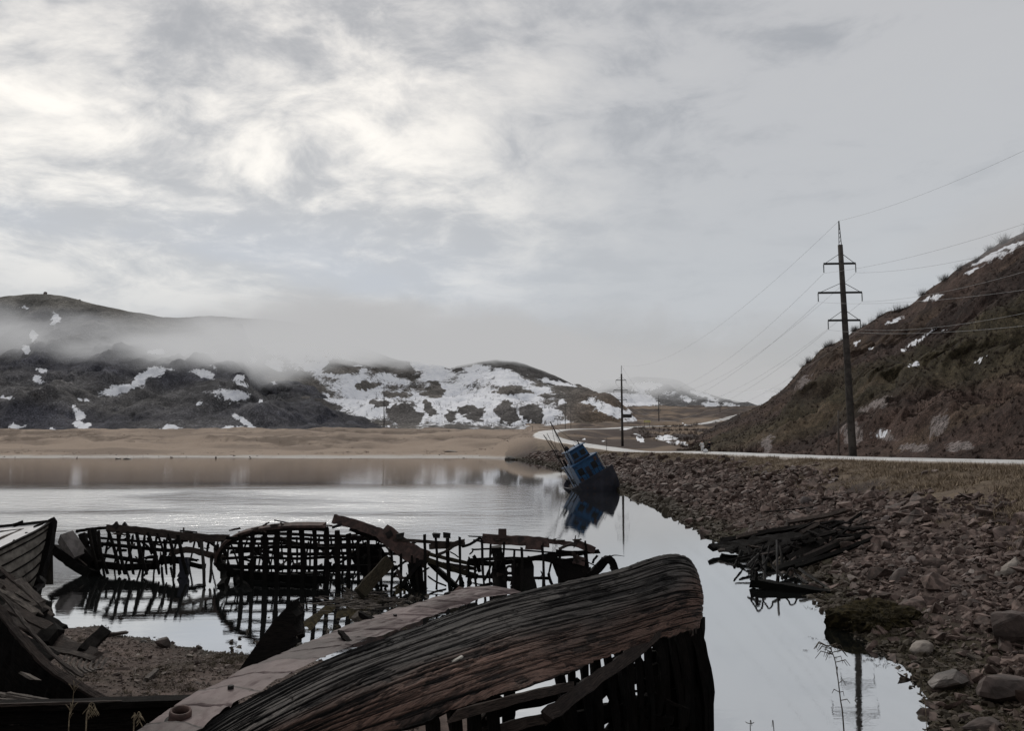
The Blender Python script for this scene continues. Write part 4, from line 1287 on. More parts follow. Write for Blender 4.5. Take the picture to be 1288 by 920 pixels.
c = mixc(nt, sm(nt, n3_, .66, .72), c, (.05, .03, .026))
su = N(nt, 'ShaderNodeSeparateXYZ', {0: N(nt, 'ShaderNodeTexCoord').outputs['UV']}).outputs[0]
sj = M_(nt, 'ABSOLUTE', M_(nt, 'SUBTRACT', M_(nt, 'FRACT', M_(nt, 'ADD', M_(nt, 'DIVIDE', su, .92), M_(nt, 'MULTIPLY', n2_, .05))), .5))
c = mixc(nt, sm(nt, sj, .030, .010), c, (.03, .02, .018))
pk = M_(nt, 'FLOOR', M_(nt, 'ADD', M_(nt, 'DIVIDE', su, .92), .5))
wn = N(nt, 'ShaderNodeTexWhiteNoise', {'W': pk}, noise_dimensions='1D').outputs[0]
c = N(nt, 'ShaderNodeHueSaturation', {'Value': M_(nt, 'ADD', .62, M_(nt, 'MULTIPLY', wn, .6)), 'Color': c}).outputs[0]
pbsdf(nt, out, c, .6, .22, M_(nt, 'ADD', n1_, M_(nt, 'MULTIPLY', n2_, .35)), .5, .012, 0.0)
mb = MB(); mb.grid(A, np.stack([lu[:, None] * np.ones((1, A.shape[1])), np.linspace(0, 1, A.shape[1])[None] * np.ones((len(lu), 1))], -1)); mb.build('metal_edging', m, FH, False)
# mooring ring on the sheet
c0 = P(226, 908, 8.5)
mb = MB(); mb.ring(c0 + Vector((0, 0, -.03)), (.12, -.15, 1), .075, .155, .05, 28); pr = mb.build('mooring_pipe', BLACK_IRON, FH, True)
mb = MB(); mb.ring(c0, (.12, -.15, 1), .080, .115, .12, 28); mb.build('collar', RUST, pr, True)
mb = MB(); mb.tube([c0 + Vector((0, 0, -.02)), c0 + Vector((.001, 0, .012))], .085, 24); mb.build('hole', W_BLACK, pr)
for (px, py, Y, s_) in ((290, 867, 9.2, .035), (497, 776, 12.2, .03), (424, 807, 11.2, .03)):
    mb = MB(); q = P(px, py, Y); mb.tube([q - Vector((0, 0, .05)), q + Vector((0, 0, s_))], s_, 7); mb.build('bolt', BLACK_IRON, FH)
for pts, w_ in (([(452, 776, 12.1), (470, 787, 12.0)], .09), ([(428, 800, 11.2), (440, 815, 11.0)], .07), ([(560, 752, 13.3), (600, 744, 13.9)], .05)):
    mb = MB(); mb.beam([P(*q) + Vector((0, 0, .05)) for q in pts], w_, w_ * .7, jit=.15, rag=.03); mb.build('splinter', W_BLACK, FH)
mb = MB(); A = np.array([[P(562, 752, 13.7), P(577, 738, 13.9), P(604, 746, 13.9)], [P(566, 758, 13.5), P(590, 752, 13.7), P(608, 752, 13.8)]]); mb.grid(A); mb.build('bent_plate', RUST, FH)
# white chip on the planks
q = hull_pt(int(.50 * NU), .52, .03)
for pxx, pyy in ((575, 833),):
    d = min(((Vector(PT[i, j]), i, j) for i in range(150, 420, 3) for j in range(20, 190, 3)), key=lambda r: (np.hypot(*(np.array(proj(np.array([r[0].x]), np.array([r[0].y]), np.array([r[0].z]))).ravel() - np.array([pxx, pyy])))))
    q = d[0] + Vector(nrm[d[1]]) * .03
    mb = MB(); mb.beam([q - Vector((.07, .06, .02)), q + Vector((.07, .06, .025))], .05, .02, jit=.1); mb.build('paint_flake', PALE_RAIL, FH)

# ribs, keel and hanging timbers below the planking
rr = random.Random(4)
for k, un_ in enumerate(np.linspace(.30, .965, 32)):
    if .385 < un_ < .455: continue
    iu = int(un_ * (NU - 1))
    a = hull_pt(iu, .86, -.16)
    L = rr.uniform(.9, 1.3)
    d = Vector((0.10 + .25 * (un_ > .85) * 0, .55, 0)) * rr.uniform(.3, 1.0)
    zz = -.5
    bpt = Vector((a.x + d.x + rr.uniform(-.25, .25), a.y + d.y + rr.uniform(-.2, .3), zz))
    if rr.random() < .22 and un_ < .8: bpt = a.lerp(bpt, rr.uniform(.35, .6))
    midp = a.lerp(bpt, .5) + Vector(nrm[iu]) * .18
    MB().beam([a, midp, bpt], rr.uniform(.09, .2), rr.uniform(.10, .16), up=(1, .4, 0), jit=.10, taper=rr.uniform(.6, 1.0), rag=.08).build('rib', W_BLACK, FH)
for k in range(46):
    un_ = rr.uniform(.47, .97); iu = int(un_ * (NU - 1))
    a = hull_pt(iu, rr.uniform(.95, 1.25), -.25 - rr.random() * .6) + Vector((0, rr.uniform(0, .9), -rr.uniform(0, 1.1)))
    l_ = rr.uniform(.35, 1.1); an = rr.uniform(-2.9, .4)
    MB().beam([a, a + Vector((math.cos(an) * l_ * .5, rr.uniform(-.1, .1), math.sin(an) * l_ * .5 - .05)), a + Vector((math.cos(an) * l_, rr.uniform(-.2, .2), math.sin(an) * l_))], rr.uniform(.05, .28), rr.uniform(.03, .10), up=(0, -1, .1), jit=.16, taper=rr.uniform(.3, 1), rag=.1).build('broken_board', W_BLACK, FH)
# dense, weed-hung bow timbers
for k in range(34):
    un_ = rr.uniform(.80, .985); iu = int(un_ * (NU - 1))
    a = hull_pt(iu, rr.uniform(.95, 1.1), -.1 - rr.random() * .3)
    bpt = a + Vector((rr.uniform(-.40, .22), rr.uniform(-.15, .35), -rr.uniform(.5, 2.9)))
    MB().beam([a, a.lerp(bpt, .5) + Vector((rr.uniform(-.08, .12), 0, 0)), bpt], rr.uniform(.10, .30), rr.uniform(.05, .12), up=(0, -1, .1), jit=.14, taper=rr.uniform(.35, .9), rag=.15).build('hanging_timber', W_BLACK, FH)
stem = [hull_pt(int(.985 * (NU - 1)), .9, -.05), P(874, 850, 17.0), P(880, 905, 16.7), P(884, 960, 16.4), P(886, 1000, 16.2)]
MB().beam(stem, .34, .22, up=(0, -1, 0), jit=.12, rag=.1, n=16).build('stem_post', W_BLACK, FH)
# inner stringers and rubble boards seen through the gaps
for (p0, p1, w_) in (((600, 900, 12.8), (870, 830, 17.0), .20), ((640, 925, 13.0), (872, 868, 17.0), .22), ((690, 900, 14.6), (876, 900, 16.9), .25), ((700, 925, 14.2), (876, 925, 16.7), .22), ((776, 915, 14.6), (808, 870, 15.5), .05), ((740, 905, 14.6), (800, 880, 15.3), .05)):
    MB().beam([P(*p0), P(*p1)], w_, .08, up=(0, -1, .2), jit=.12, rag=.1, n=14).build('stringer', W_BLACK, FH)
for (px, py, Y, w_, h_, rt) in ((612, 905, 13.6, .34, .9, .2), (720, 882, 14.9, .30, .55, .5), (735, 900, 15.0, .4, .8, -.1), (826, 858, 16.6, .5, .9, .1), (850, 880, 16.8, .45, 1.1, 0), (790, 905, 15.8, .5, .7, .3), (772, 858, 15.6, .35, .45, -.2), (640, 893, 13.8, .2, .7, .05), (655, 920, 13.6, .5, .3, .1), (850, 915, 16.8, .6, .9, 0)):
    q = P(px, py, Y); ax_ = Vector((math.sin(rt), .1, math.cos(rt)))
    MB().beam([q - ax_ * h_ / 2, q + ax_ * h_ / 2], w_, .07, up=(0, -1, 0), jit=.13, rag=.12).build('board', W_BLACK, FH)
# the long broken timber across the gap
MB().beam([P(826, 793, 15.1), P(806, 815, 14.7), P(745, 858, 13.4), P(712, 883, 12.7), P(684, 903, 12.2)], .20, .15, up=(0, -1, .3), jit=.10, n=16, rag=.08).build('broken_timber', W_BROWN, FH)
MB().beam([P(690, 903, 12.3), P(640, 915, 12.0), P(560, 935, 11.2)], .14, .14, up=(0, -1, .3), jit=.12, n=10, rag=.08).build('broken_timber', W_BROWN, FH)
for (p0, p1) in (((603, 906, 12.2), (625, 880, 12.6)), ((612, 905, 12.1), (628, 888, 12.6)), ((598, 900, 12.2), (612, 893, 12.3))):
    MB().beam([P(*p0), P(*p1)], .05, .03, jit=.15).build('splinter', W_PALE, FH)

# the pointed black timber leaning beside the sheet metal
ol = [(292, 856), (318, 818), (341, 786), (353, 772), (369, 756), (366, 769), (373, 776), (367, 789), (375, 797), (364, 806), (366, 815), (352, 832), (340, 856)]
fr_ = [P(x_, y_, 15.2 + (856 - y_) * .008) for x_, y_ in ol]; bk_ = [q + Vector((.07, .22, .02)) for q in fr_]
n_ = len(ol); mb = MB()
mb.add(fr_ + bk_, [list(range(n_)), list(reversed(range(n_, 2 * n_)))] + [[(k + 1) % n_, k, n_ + k, n_ + (k + 1) % n_] for k in range(n_)])
t = mb.build('leaning_timber', W_BLACK, None)
tag(t, 'pointed black timber leaning up from the shore behind the sheet metal edge', 'timber')
t = MB().beam([P(378, 800, 18), P(374, 775, 18.4), P(377, 762, 18.6)], .17, .14, up=(0, -1, 0), jit=.16, rag=.1).build('stump', W_BLACK, None)
tag(t, 'short black ragged stump just right of the pointed leaning timber', 'timber')

# ================================================================== skeleton wrecks in the shallows
def S(pts, w, t, name, mat, par, up=None, jit=.08, taper=1.0, rag=.05, n=None):
    if up is None:
        up = (0, -1, .15)
        d = P(*pts[-1]) - P(*pts[0])
        if abs(d.z) < abs(d.x): w, t = t, w
    return MB().beam([P(*q) for q in pts], w, t, up=up, jit=jit, taper=taper, rag=rag, n=n).build(name, mat, par)


def ribs(par, lst, w=(.13, .2), seed=1, mat=None):
    r = random.Random(seed)
    for (a, b) in lst:
        p0 = P(*a); p1 = P(*b)
        mid = p0.lerp(p1, .5) + Vector((r.uniform(-.08, .08), r.uniform(-.1, .1), 0))
        MB().beam([p0, mid, p1], r.uniform(*w) * .62, r.uniform(.08, .13), up=(0, -1, 0), jit=.12, taper=r.uniform(.7, 1.0), rag=.04, n=7).build('rib', mat or W_BLACK, par)


# --- left skeleton
LW = empty('skeleton_wreck', P(180, 720, 37.5), 'low dark boat skeleton at left with a long plank on top of slanting ribs', 'shipwreck', 'boat skeletons in the shallows')
S([(135, 665, 38.5), (165, 667, 38.3), (200, 671, 38.1), (240, 676, 37.9), (287, 678, 37.6)], .10, .34, 'top_rail', W_BROWN, LW, n=22)
S([(96, 669, 39.5), (115, 666, 39.2), (140, 664, 38.8)], .10, .14, 'top_rail', W_BLACK, LW)
S([(104, 682, 39), (150, 687, 38.4), (200, 692, 38), (232, 694, 37.8)], .10, .16, 'stringer', W_BLACK, LW)
S([(104, 696, 38.8), (150, 702, 38.2), (190, 708, 37.8), (235, 706, 37.6)], .10, .18, 'stringer', W_BLACK, LW)
S([(110, 676, 40.5), (170, 681, 40.3), (230, 684, 40)], .08, .12, 'stringer', W_BLACK, LW)
S([(120, 710, 38), (160, 714, 37.6), (200, 712, 37.4)], .10, .3, 'stringer', W_BLACK, LW)
S([(214, 697, 37.4), (236, 692, 37.4), (262, 698, 37.3), (284, 702, 37.2)], .08, .26, 'stringer', W_BROWN, LW)
S([(225, 706, 37.4), (250, 713, 37.3), (258, 713, 37.2)], .08, .22, 'stringer', W_BLACK, LW)
S([(200, 703, 37.6), (232, 706, 37.5)], .12, .30, 'board', W_BLACK, LW)
S([(69, 691, 38.2), (85, 703, 38), (100, 714, 37.8), (118, 724, 37.4)], .5, .42, 'keel', W_BLACK, LW, n=12)
S([(80, 688, 38), (100, 704, 37.9), (118, 718, 37.8)], .06, .05, 'cable', W_PALE, LW)
GREYBOX = speckle('grey_weathered_box', (.085, .076, .072), (.15, .135, .13), 2, .8, .3, .01)
S([(82, 675, 38.2), (100, 702, 38.0)], .62, .55, 'deck_box', GREYBOX, LW, up=(.55, -.5, .6), jit=.03, n=3)
S([(101, 690, 38.6), (122, 712, 38.2)], .9, .5, 'bow_timber', W_BLACK, LW, n=5)
S([(104, 672, 39), (110, 715, 38.2)], .34, .24, 'bow_timber', W_BLACK, LW)
S([(116, 668, 39), (124, 715, 38.2)], .34, .24, 'bow_timber', W_BLACK, LW)
S([(231, 702, 37.2), (233, 716, 37.1), (229, 727, 37.0)], .38, .3, 'block', speckle('blue_black_iron', (.010, .010, .016), (.02, .02, .03), 3), LW, jit=.06)
S([(226, 668, 38), (248, 670, 37.9)], .06, .07, 'iron_bar', BLACK_IRON, LW); S([(231, 665, 38), (231, 670, 38)], .07, .06, 'iron_bar', BLACK_IRON, LW)
for x_ in (144, 155): S([(x_, 663, 38.4), (x_ + 4, 659, 38.4)], .22, .12, 'iron_bar', BLACK_IRON, LW)
L1 = []
for k, x_ in enumerate([112, 124, 136, 148, 160, 172, 186, 198, 212, 224]):
    yt = 668 + .06 * max(0, x_ - 135)
    L1.append(((x_, yt, 38.5 - .012 * (x_ - 110)), (x_ + random.uniform(6, 15), 723, 37.6 - .01 * (x_ - 110))))
ribs(LW, L1, (.14, .22), 3)
L2 = []
for k, x_ in enumerate([120, 132, 147, 162, 177, 192, 206, 218, 241, 270]):
    yt = 672 + .05 * max(0, x_ - 135)
    L2.append(((x_ + 5, yt, 40.5), (x_ - random.uniform(-3, 8), 712, 40.2)))
ribs(LW, L2, (.09, .14), 4)
ribs(LW, [((172, 672, 38), (176, 712, 37.6)), ((253, 682, 37.4), (257, 738, 34.5)), ((274, 685, 37.2), (270, 712, 37.2)), ((263, 681, 37.5), (260, 700, 37.4)), ((266, 700, 37.2), (264, 733, 35)), ((280, 681, 37), (284, 700, 36.8)), ((262, 682, 37.4), (272, 692, 37.2)), ((186, 676, 37.7), (196, 700, 37.6)), ((196, 700, 37.6), (180, 726, 37))], (.12, .18), 5)

# --- middle skeleton with the curved rail
MW = empty('skeleton_wreck', P(400, 735, 35), 'large boat skeleton in the middle with a curved rust brown rail over tall upright ribs', 'shipwreck', 'boat skeletons in the shallows')
S([(273, 708, 36.4), (275, 694, 36.2), (287, 680, 36.0), (307, 670, 35.6), (335, 664, 35.2), (370, 661, 34.9), (410, 661, 34.6)], .34, .12, 'rail', RUST, MW, up=(0, -.35, 1), jit=.04, n=30, rag=.1)
S([(274, 712, 36.4), (276, 697, 36.1), (288, 684, 35.9), (308, 674, 35.5), (336, 668, 35.1), (372, 665, 34.8), (412, 666, 34.5)], .08, .20, 'rail_face', W_BLACK, MW, n=30)
S([(346, 655, 35.4), (366, 659, 35.2)], .10, .05, 'iron_bar', BLACK_IRON, MW)
S([(273, 706, 36.4), (285, 717, 36.0), (305, 724, 35.6), (340, 727, 35.2), (375, 729, 35), (410, 730, 34.8)], .25, .34, 'wale', W_BLACK, MW, n=20)
S([(278, 712, 36.2), (284, 728, 35.6), (278, 740, 34.6)], .30, .26, 'stern_post', W_BLACK, MW, jit=.14)
S([(294, 716, 36.4), (302, 732, 35.2), (318, 748, 33.8)], .26, .22, 'stern_timber', W_BLACK, MW, jit=.14)
for (y0, y1, Y, a, b, w_) in ((678, 680, 35.2, 284, 470, .12), (690, 690, 35.3, 280, 470, .14), (703, 702, 35.3, 280, 480, .12), (714, 714, 35.2, 285, 500, .18), (672, 676, 40.8, 300, 500, .14), (684, 687, 40.9, 290, 520, .14), (695, 697, 40.9, 290, 500, .16), (722, 718, 37.5, 300, 470, .12)):
    n_ = 6
    S([(a + (b - a) * k / n_, y0 + (y1 - y0) * k / n_ + random.uniform(-1.5, 1.5), Y) for k in range(n_ + 1)], .09, w_, 'stringer', W_BLACK, MW, n=18)
ribs(MW, [((x_, yt, 35.3 - .005 * (x_ - 300)), (x_ + dx_, 742, 34.6 - .003 * (x_ - 300))) for x_, yt, dx_ in ((302, 674, 1), (333, 667, 0), (349, 666, -1), (364, 665, -1), (379, 665, 1), (395, 665, 0), (411, 664, 0), (424, 668, 1), (438, 672, 0), (318, 670, -1))], (.24, .36), 6)
ribs(MW, [((x_ + random.uniform(-3, 3), 676, 41), (x_ + random.uniform(-6, 6), 712, 40.6)) for x_ in range(292, 486, 9)], (.07, .15), 7)
ribs(MW, [((x_, 690 + random.uniform(-8, 8), 37.5), (x_ + random.uniform(-6, 9), 728, 37)) for x_ in range(300, 480, 22)], (.09, .16), 8)
ribs(MW, [((283, 690, 36.6), (290, 716, 36.4)), ((290, 684, 36.8), (301, 716, 36.6)), ((325, 684, 38), (331, 706, 38)), ((339, 690, 38), (330, 712, 38))], (.08, .13), 9)
# rusty plates on top
S([(420, 653, 35.5), (446, 660, 35.3), (470, 668, 35.1), (490, 675, 34.9)], .05, .40, 'bulwark_plate', RUST, MW, jit=.06, n=14, rag=.1)
S([(484, 671, 34.8), (503, 687, 34.7), (522, 699, 34.6), (536, 704, 34.5)], .05, .74, 'bulwark_plate', RUST, MW, jit=.05, n=12, rag=.2)
S([(418, 664, 35.2), (430, 660, 35.2)], .08, .12, 'iron_bar', BLACK_IRON, MW)
S([(440, 664, 36), (478, 678, 35.5), (500, 690, 35)], .1, .3, 'stringer', W_BLACK, MW)
S([(488, 669, 34.8), (492, 676, 34.8)], .28, .26, 'block', BLACK_IRON, MW)
S([(496, 679, 34.7), (540, 682, 34.7), (585, 685, 34.6)], .09, .13, 'top_beam', W_BROWN, MW, n=14)
S([(540, 688, 34.6), (562, 687, 34.6), (584, 682, 34.5)], .09, .22, 'top_beam', W_BROWN, MW)
S([(538, 697, 34.5), (570, 705, 34.3), (604, 712, 34)], .10, .15, 'stringer', W_MOSS, MW, n=12)
S([(535, 704, 34.4), (565, 715, 34.2), (600, 726, 33.9)], .10, .22, 'stringer', W_MOSS, MW, n=12)
S([(556, 710, 34.5), (598, 716, 34.1)], .10, .16, 'stringer', W_BROWN, MW)
ribs(MW, [((534, 673, 34.7), (535, 745, 33.6)), ((548, 676, 34.7), (549, 742, 33.6)), ((563, 677, 34.6), (566, 744, 33.4)), ((578, 676, 34.5), (579, 748, 33.2)), ((504, 690, 34.8), (503, 750, 33.8)), ((518, 700, 34.6), (514, 752, 33.6)), ((492, 690, 34.9), (491, 756, 33.6)), ((478, 690, 35), (480, 752, 33.8)), ((525, 702, 34.6), (527, 748, 33.4)), ((463, 680, 35), (462, 748, 33.8)), ((450, 676, 35), (451, 744, 34))], (.14, .24), 10)
for x_ in (504, 549, 562): S([(x_, 671, 34.7), (x_, 677, 34.7)], .30, .26, 'bollard', BLACK_IRON, MW, jit=.12)
S([(505, 738, 33.4), (517, 722, 33.9), (530, 706, 34.3)], .16, .22, 'brace', W_BLACK, MW)
S([(508, 736, 33.6), (524, 752, 33.0)], .16, .22, 'brace', W_BLACK, MW)
S([(450, 690, 36.2), (470, 720, 36)], .9, .3, 'board', W_BLACK, MW)
S([(468, 690, 36.2), (484, 716, 36)], .8, .3, 'board', W_BLACK, MW)
S([(545, 712, 35), (575, 740, 34)], .8, .2, 'board', W_BLACK, MW)
S([(522, 710, 34.6), (528, 752, 33.6)], .55, .2, 'board', W_BLACK, MW)
S([(296, 724, 36.8), (350, 730, 36.2), (400, 728, 36)], .3, .5, 'keelson', W_BLACK, MW, n=14)

# mossy square timber leaning in it, and drift rubbish on the mud
t = S([(452, 748, 31.5), (466, 732, 32.0), (489, 706, 32.8)], .50, .36, 'mossy_timber', W_MOSS, None, up=(.6, -.5, .5), jit=.05, n=7)
tag(t, 'thick square mossy timber leaning inside the middle boat skeleton', 'timber')
mb = MB(); r = random.Random(12)
for k in range(130):
    px, py = r.gauss(455, 26), r.gauss(757, 7)
    q = PW(px, py, .05 + r.random() * .12); a = r.uniform(-.5, .5) + (math.pi if r.random() < .5 else 0); l_ = r.uniform(.15, .8)
    mb.beam([q, q + Vector((math.cos(a) * l_, math.sin(a) * l_, r.uniform(-.04, .08)))], r.uniform(.02, .07), .025, jit=.15, n=3)
tag(mb.build('driftwood_litter', W_PALE, None), 'litter of pale sticks and weed on the mud under the mossy timber', 'driftwood', kind='stuff')

# --- right skeleton
RW = empty('skeleton_wreck', P(680, 740, 34), 'broken boat skeleton at right with a holed rust plate on top, behind the big hull', 'shipwreck', 'boat skeletons in the shallows')
S([(605, 678, 33.8), (640, 680, 33.8), (665, 681, 33.8), (690, 683, 33.8)], .05, .40, 'top_plate', RUST, RW, jit=.05, n=12, rag=.08)
S([(688, 681, 33.8), (722, 685, 33.8)], .05, .18, 'top_plate', RUST, RW, jit=.1, n=8, rag=.1)
S([(662, 686, 33.7), (682, 687, 33.7)], .05, .34, 'patch_plate', RUST, RW, jit=.05)
S([(632, 665, 33.7), (632, 678, 33.7)], .34, .06, 'upright_plate', RUST, RW, jit=.03, n=3)
S([(589, 675, 33.9), (612, 676, 33.8)], .05, .05, 'iron_bar', BLACK_IRON, RW); S([(596, 680, 33.9), (608, 682, 33.8)], .09, .08, 'iron_bar', BLACK_IRON, RW)
S([(594, 692, 33.9), (630, 691, 33.8), (700, 696, 33.8)], .07, .07, 'stringer', W_BLACK, RW)
S([(588, 708, 33.9), (630, 709, 33.8), (700, 698, 33.8), (722, 697, 33.8)], .10, .20, 'stringer', W_BLACK, RW, n=16)
S([(590, 705, 35.6), (650, 703, 35.5), (730, 706, 35.4)], .10, .14, 'stringer', W_BLACK, RW)
S([(586, 725, 33.6), (630, 727, 33.6), (690, 728, 33.6)], .08, .12, 'stringer', W_BLACK, RW)
S([(700, 694, 33.8), (720, 696, 33.8), (754, 694, 33.7)], .10, .16, 'stringer', W_BLACK, RW)
S([(684, 702, 33.8), (705, 708, 33.7), (735, 728, 33.5)], .12, .28, 'stringer', W_BLACK, RW)
S([(722, 683, 33.8), (748, 693, 33.7)], .06, .30, 'side_plate', RUST, RW, jit=.06)
S([(722, 704, 33.6), (735, 707, 33.6)], .05, .34, 'side_plate', RUST, RW, jit=.06)
S([(722, 690, 33.7), (724, 674, 33.7)], .04, .04, 'iron_bar', BLACK_IRON, RW)
ribs(RW, [((606, 678, 33.9), (611, 760, 31.8)), ((617, 686, 33.8), (617, 760, 31.8)), ((634, 682, 33.8), (633, 705, 33.7)), ((647, 692, 33.8), (643, 756, 32)), ((656, 690, 33.8), (655, 756, 32)), ((682, 684, 33.8), (683, 756, 32)), ((695, 700, 33.8), (690, 722, 33.5)), ((690, 722, 33.5), (700, 745, 33)), ((736, 681, 33.7), (741, 725, 33.5)), ((598, 706, 34), (600, 745, 33)), ((590, 702, 34.2), (588, 745, 33.4)), ((746, 708, 33.7), (751, 700, 33.7)), ((665, 700, 35.5), (664, 738, 35)), ((625, 700, 35.6), (627, 740, 35)), ((705, 690, 35.4), (703, 735, 34.5))], (.12, .2), 13)
S([(625, 688, 34.2), (627, 706, 34.2)], .40, .3, 'block', BLACK_IRON, RW)
S([(628, 712, 34), (629, 762, 32)], .55, .24, 'board', W_BLACK, RW)
S([(660, 706, 34), (668, 762, 32)], .60, .24, 'board', W_BLACK, RW)
S([(648, 704, 34.2), (652, 756, 32.4)], .35, .2, 'board', W_BLACK, RW)
S([(714, 704, 33.9), (722, 738, 33.4)], 1.0, .3, 'bow_board', W_BLACK, RW, jit=.1)
S([(728, 708, 33.9), (734, 736, 33.4)], .7, .3, 'bow_board', W_BLACK, RW, jit=.1)
S([(738, 730, 33.5), (752, 716, 33.5), (765, 704, 33.4), (772, 712, 33.3), (774, 720, 33.3)], .42, .3, 'bow_knee', W_BLACK, RW, jit=.14, n=12)
S([(764, 703, 33.4), (772, 699, 33.3), (784, 700, 33.2)], .08, .06, 'iron_bar', BLACK_IRON, RW, taper=.3)
S([(755, 712, 33.4), (757, 702, 33.4)], .14, .1, 'iron_bar', BLACK_IRON, RW, taper=.3)
mb = MB()
for yy in (717.5, 726): mb.ring(P(641, yy, 33.4), (0, 1, .05), .10, .20, .06, 18)
mb.build('porthole_plate', BLACK_IRON, RW)

r = random.Random(88)
for par, x0, x1, y0, y1, Ya, Yb, nn_ in ((LW, 112, 282, 676, 712, 37.2, 40, 26), (MW, 285, 470, 672, 728, 34.6, 40, 44), (MW, 470, 596, 688, 745, 33.8, 36, 34), (RW, 590, 745, 690, 745, 33, 35.4, 30)):
    for k in range(nn_):
        a = r.uniform(x0, x1); b_ = r.uniform(y0, y1); Y = r.uniform(Ya, Yb); l_ = r.uniform(6, 26); an = r.choice((r.gauss(1.45, .35), r.gauss(.1, .35), r.gauss(-.6, .5)))
        p0 = P(a, b_, Y); p1 = P(a + math.cos(an) * l_, b_ + math.sin(an) * l_, Y + r.uniform(-.6, .6))
        MB().beam([p0, p0.lerp(p1, .5) + Vector((r.uniform(-.07, .07), 0, r.uniform(-.07, .07))), p1], r.uniform(.04, .15), r.uniform(.03, .09), up=(0, -1, .15), jit=.16, rag=.06, n=6).build('broken_piece', r.choice((W_BLACK, W_BLACK, W_BLACK, W_BROWN)), par)
for par, pts in ((MW, ((290, 330, 668), (330, 412, 662))), (LW, ((140, 280, 672),)), (RW, ((606, 720, 680),))):
    for x0, x1, y_ in pts:
        for k in range(5):
            a = r.uniform(x0, x1); S([(a, y_ + r.uniform(-3, 1), 35 if par is MW else 38 if par is LW else 33.7), (a + r.uniform(3, 12), y_ + r.uniform(-4, 2), 35 if par is MW else 38 if par is LW else 33.7)], .12, .06, 'splinter', W_BROWN, par, jit=.2, rag=.08)

# ================================================================== boat bow at the left edge
BB = empty('derelict_boat', P(-40, 715, 30), 'bow of a derelict boat with a pale deck at the left edge of the photo', 'boat')
HULLP = speckle('peeling_hull_paint', (.11, .098, .085), (.21, .19, .165), 2.2, .85, .2, .015, 0, (.035, .024, .019), 1.6)
top_ = crom([P(66, 656, 33.0), P(48, 668, 32.0), P(22, 681, 30.6), P(-10, 697, 29.4), P(-70, 728, 27.6), P(-150, 768, 26)], 30)
bot_ = crom([P(44, 745, 31.5), P(34, 760, 31.0), P(8, 780, 29.8), P(-30, 800, 28.6), P(-90, 830, 27), P(-170, 870, 25.5)], 30)
far_ = crom([P(66, 656, 33.0), P(30, 660, 34.2), P(0, 663, 35.0), P(-40, 668, 35.8), P(-100, 676, 36.4), P(-180, 690, 36.8)], 30)
A = np.array([[top_[i] + (bot_[i] - top_[i]) * v + np.array([.25, -.25, 0]) * math.sin(v * math.pi) * .8 * (i / 29) for v in np.linspace(0, 1, 14)] for i in range(30)])
mb = MB(); mb.grid(A); mb.build('hull', HULLP, BB, True)
farb = far_ + np.array([0, 0.3, -2.6])
mb = MB(); mb.grid(np.array([[far_[i] + (farb[i] - far_[i]) * v for v in np.linspace(0, 1, 5)] for i in range(30)])); mb.build('hull', HULLP, BB)
DECK = speckle('pale_wet_deck', (.55, .54, .54), (.70, .69, .69), 1.2, .5, .4, .004)
mb = MB(); mb.grid(np.array([[top_[i] + (far_[i] - top_[i]) * v + np.array([0, 0, -.04]) for v in np.linspace(0, 1, 8)] for i in range(30)])); mb.build('deck', DECK, BB)
MB().beam([Vector(q) + Vector((0, 0, .02)) for q in top_], .12, .07, jit=.05, n=30, up=(0, 0, 1)).build('gunwale', W_BLACK, BB)
MB().beam([Vector(q) + Vector((0, 0, .02)) for q in far_], .10, .10, jit=.06, n=30, up=(0, 0, 1)).build('gunwale', W_BLACK, BB)
S([(67, 654, 33.0), (61, 690, 32.4), (52, 722, 31.9), (45, 748, 31.4)], .22, .30, 'stem', W_BLACK, BB, n=12)
S([(48, 728, 31.4), (55, 734, 31.6), (44, 742, 31.2)], .16, .2, 'stem_iron', BLACK_IRON, BB)
for (a, b) in (((32, 673, 32.3), (46, 672.5, 32.4)), ((16, 682.5, 31.1), (30, 682.5, 31.2)), ((-8, 693, 30.0), (7, 692.5, 30.1))):
    S([a, b], .28, .16, 'deck_cleat', W_BLACK, BB, up=(0, 0, 1), jit=.06)
S([(43, 665, 33.2), (56, 660, 33.3)], .34, .18, 'deck_cleat', W_BLACK, BB, up=(0, 0, 1))
S([(17, 664, 34.4), (29, 660, 34.6)], .34, .24, 'deck_block', W_BLACK, BB)
S([(30, 667, 33.4), (8, 675, 32.4), (-30, 690, 30.6)], .10, .10, 'hatch_coaming', W_PALE, BB)
S([(30, 667, 33.4), (0, 670, 33.8), (-40, 676, 34)], .10, .10, 'hatch_coaming', W_PALE, BB)
for k in range(6):
    v = (k + 1) / 7
    MB().beam([Vector(A[i][int(v * 13)]) + Vector((.03, -.04, 0)) for i in range(1, 29, 4)], .04, .05, up=(0, -1, 0), jit=.2, n=20).build('strake_edge', W_BLACK, BB)

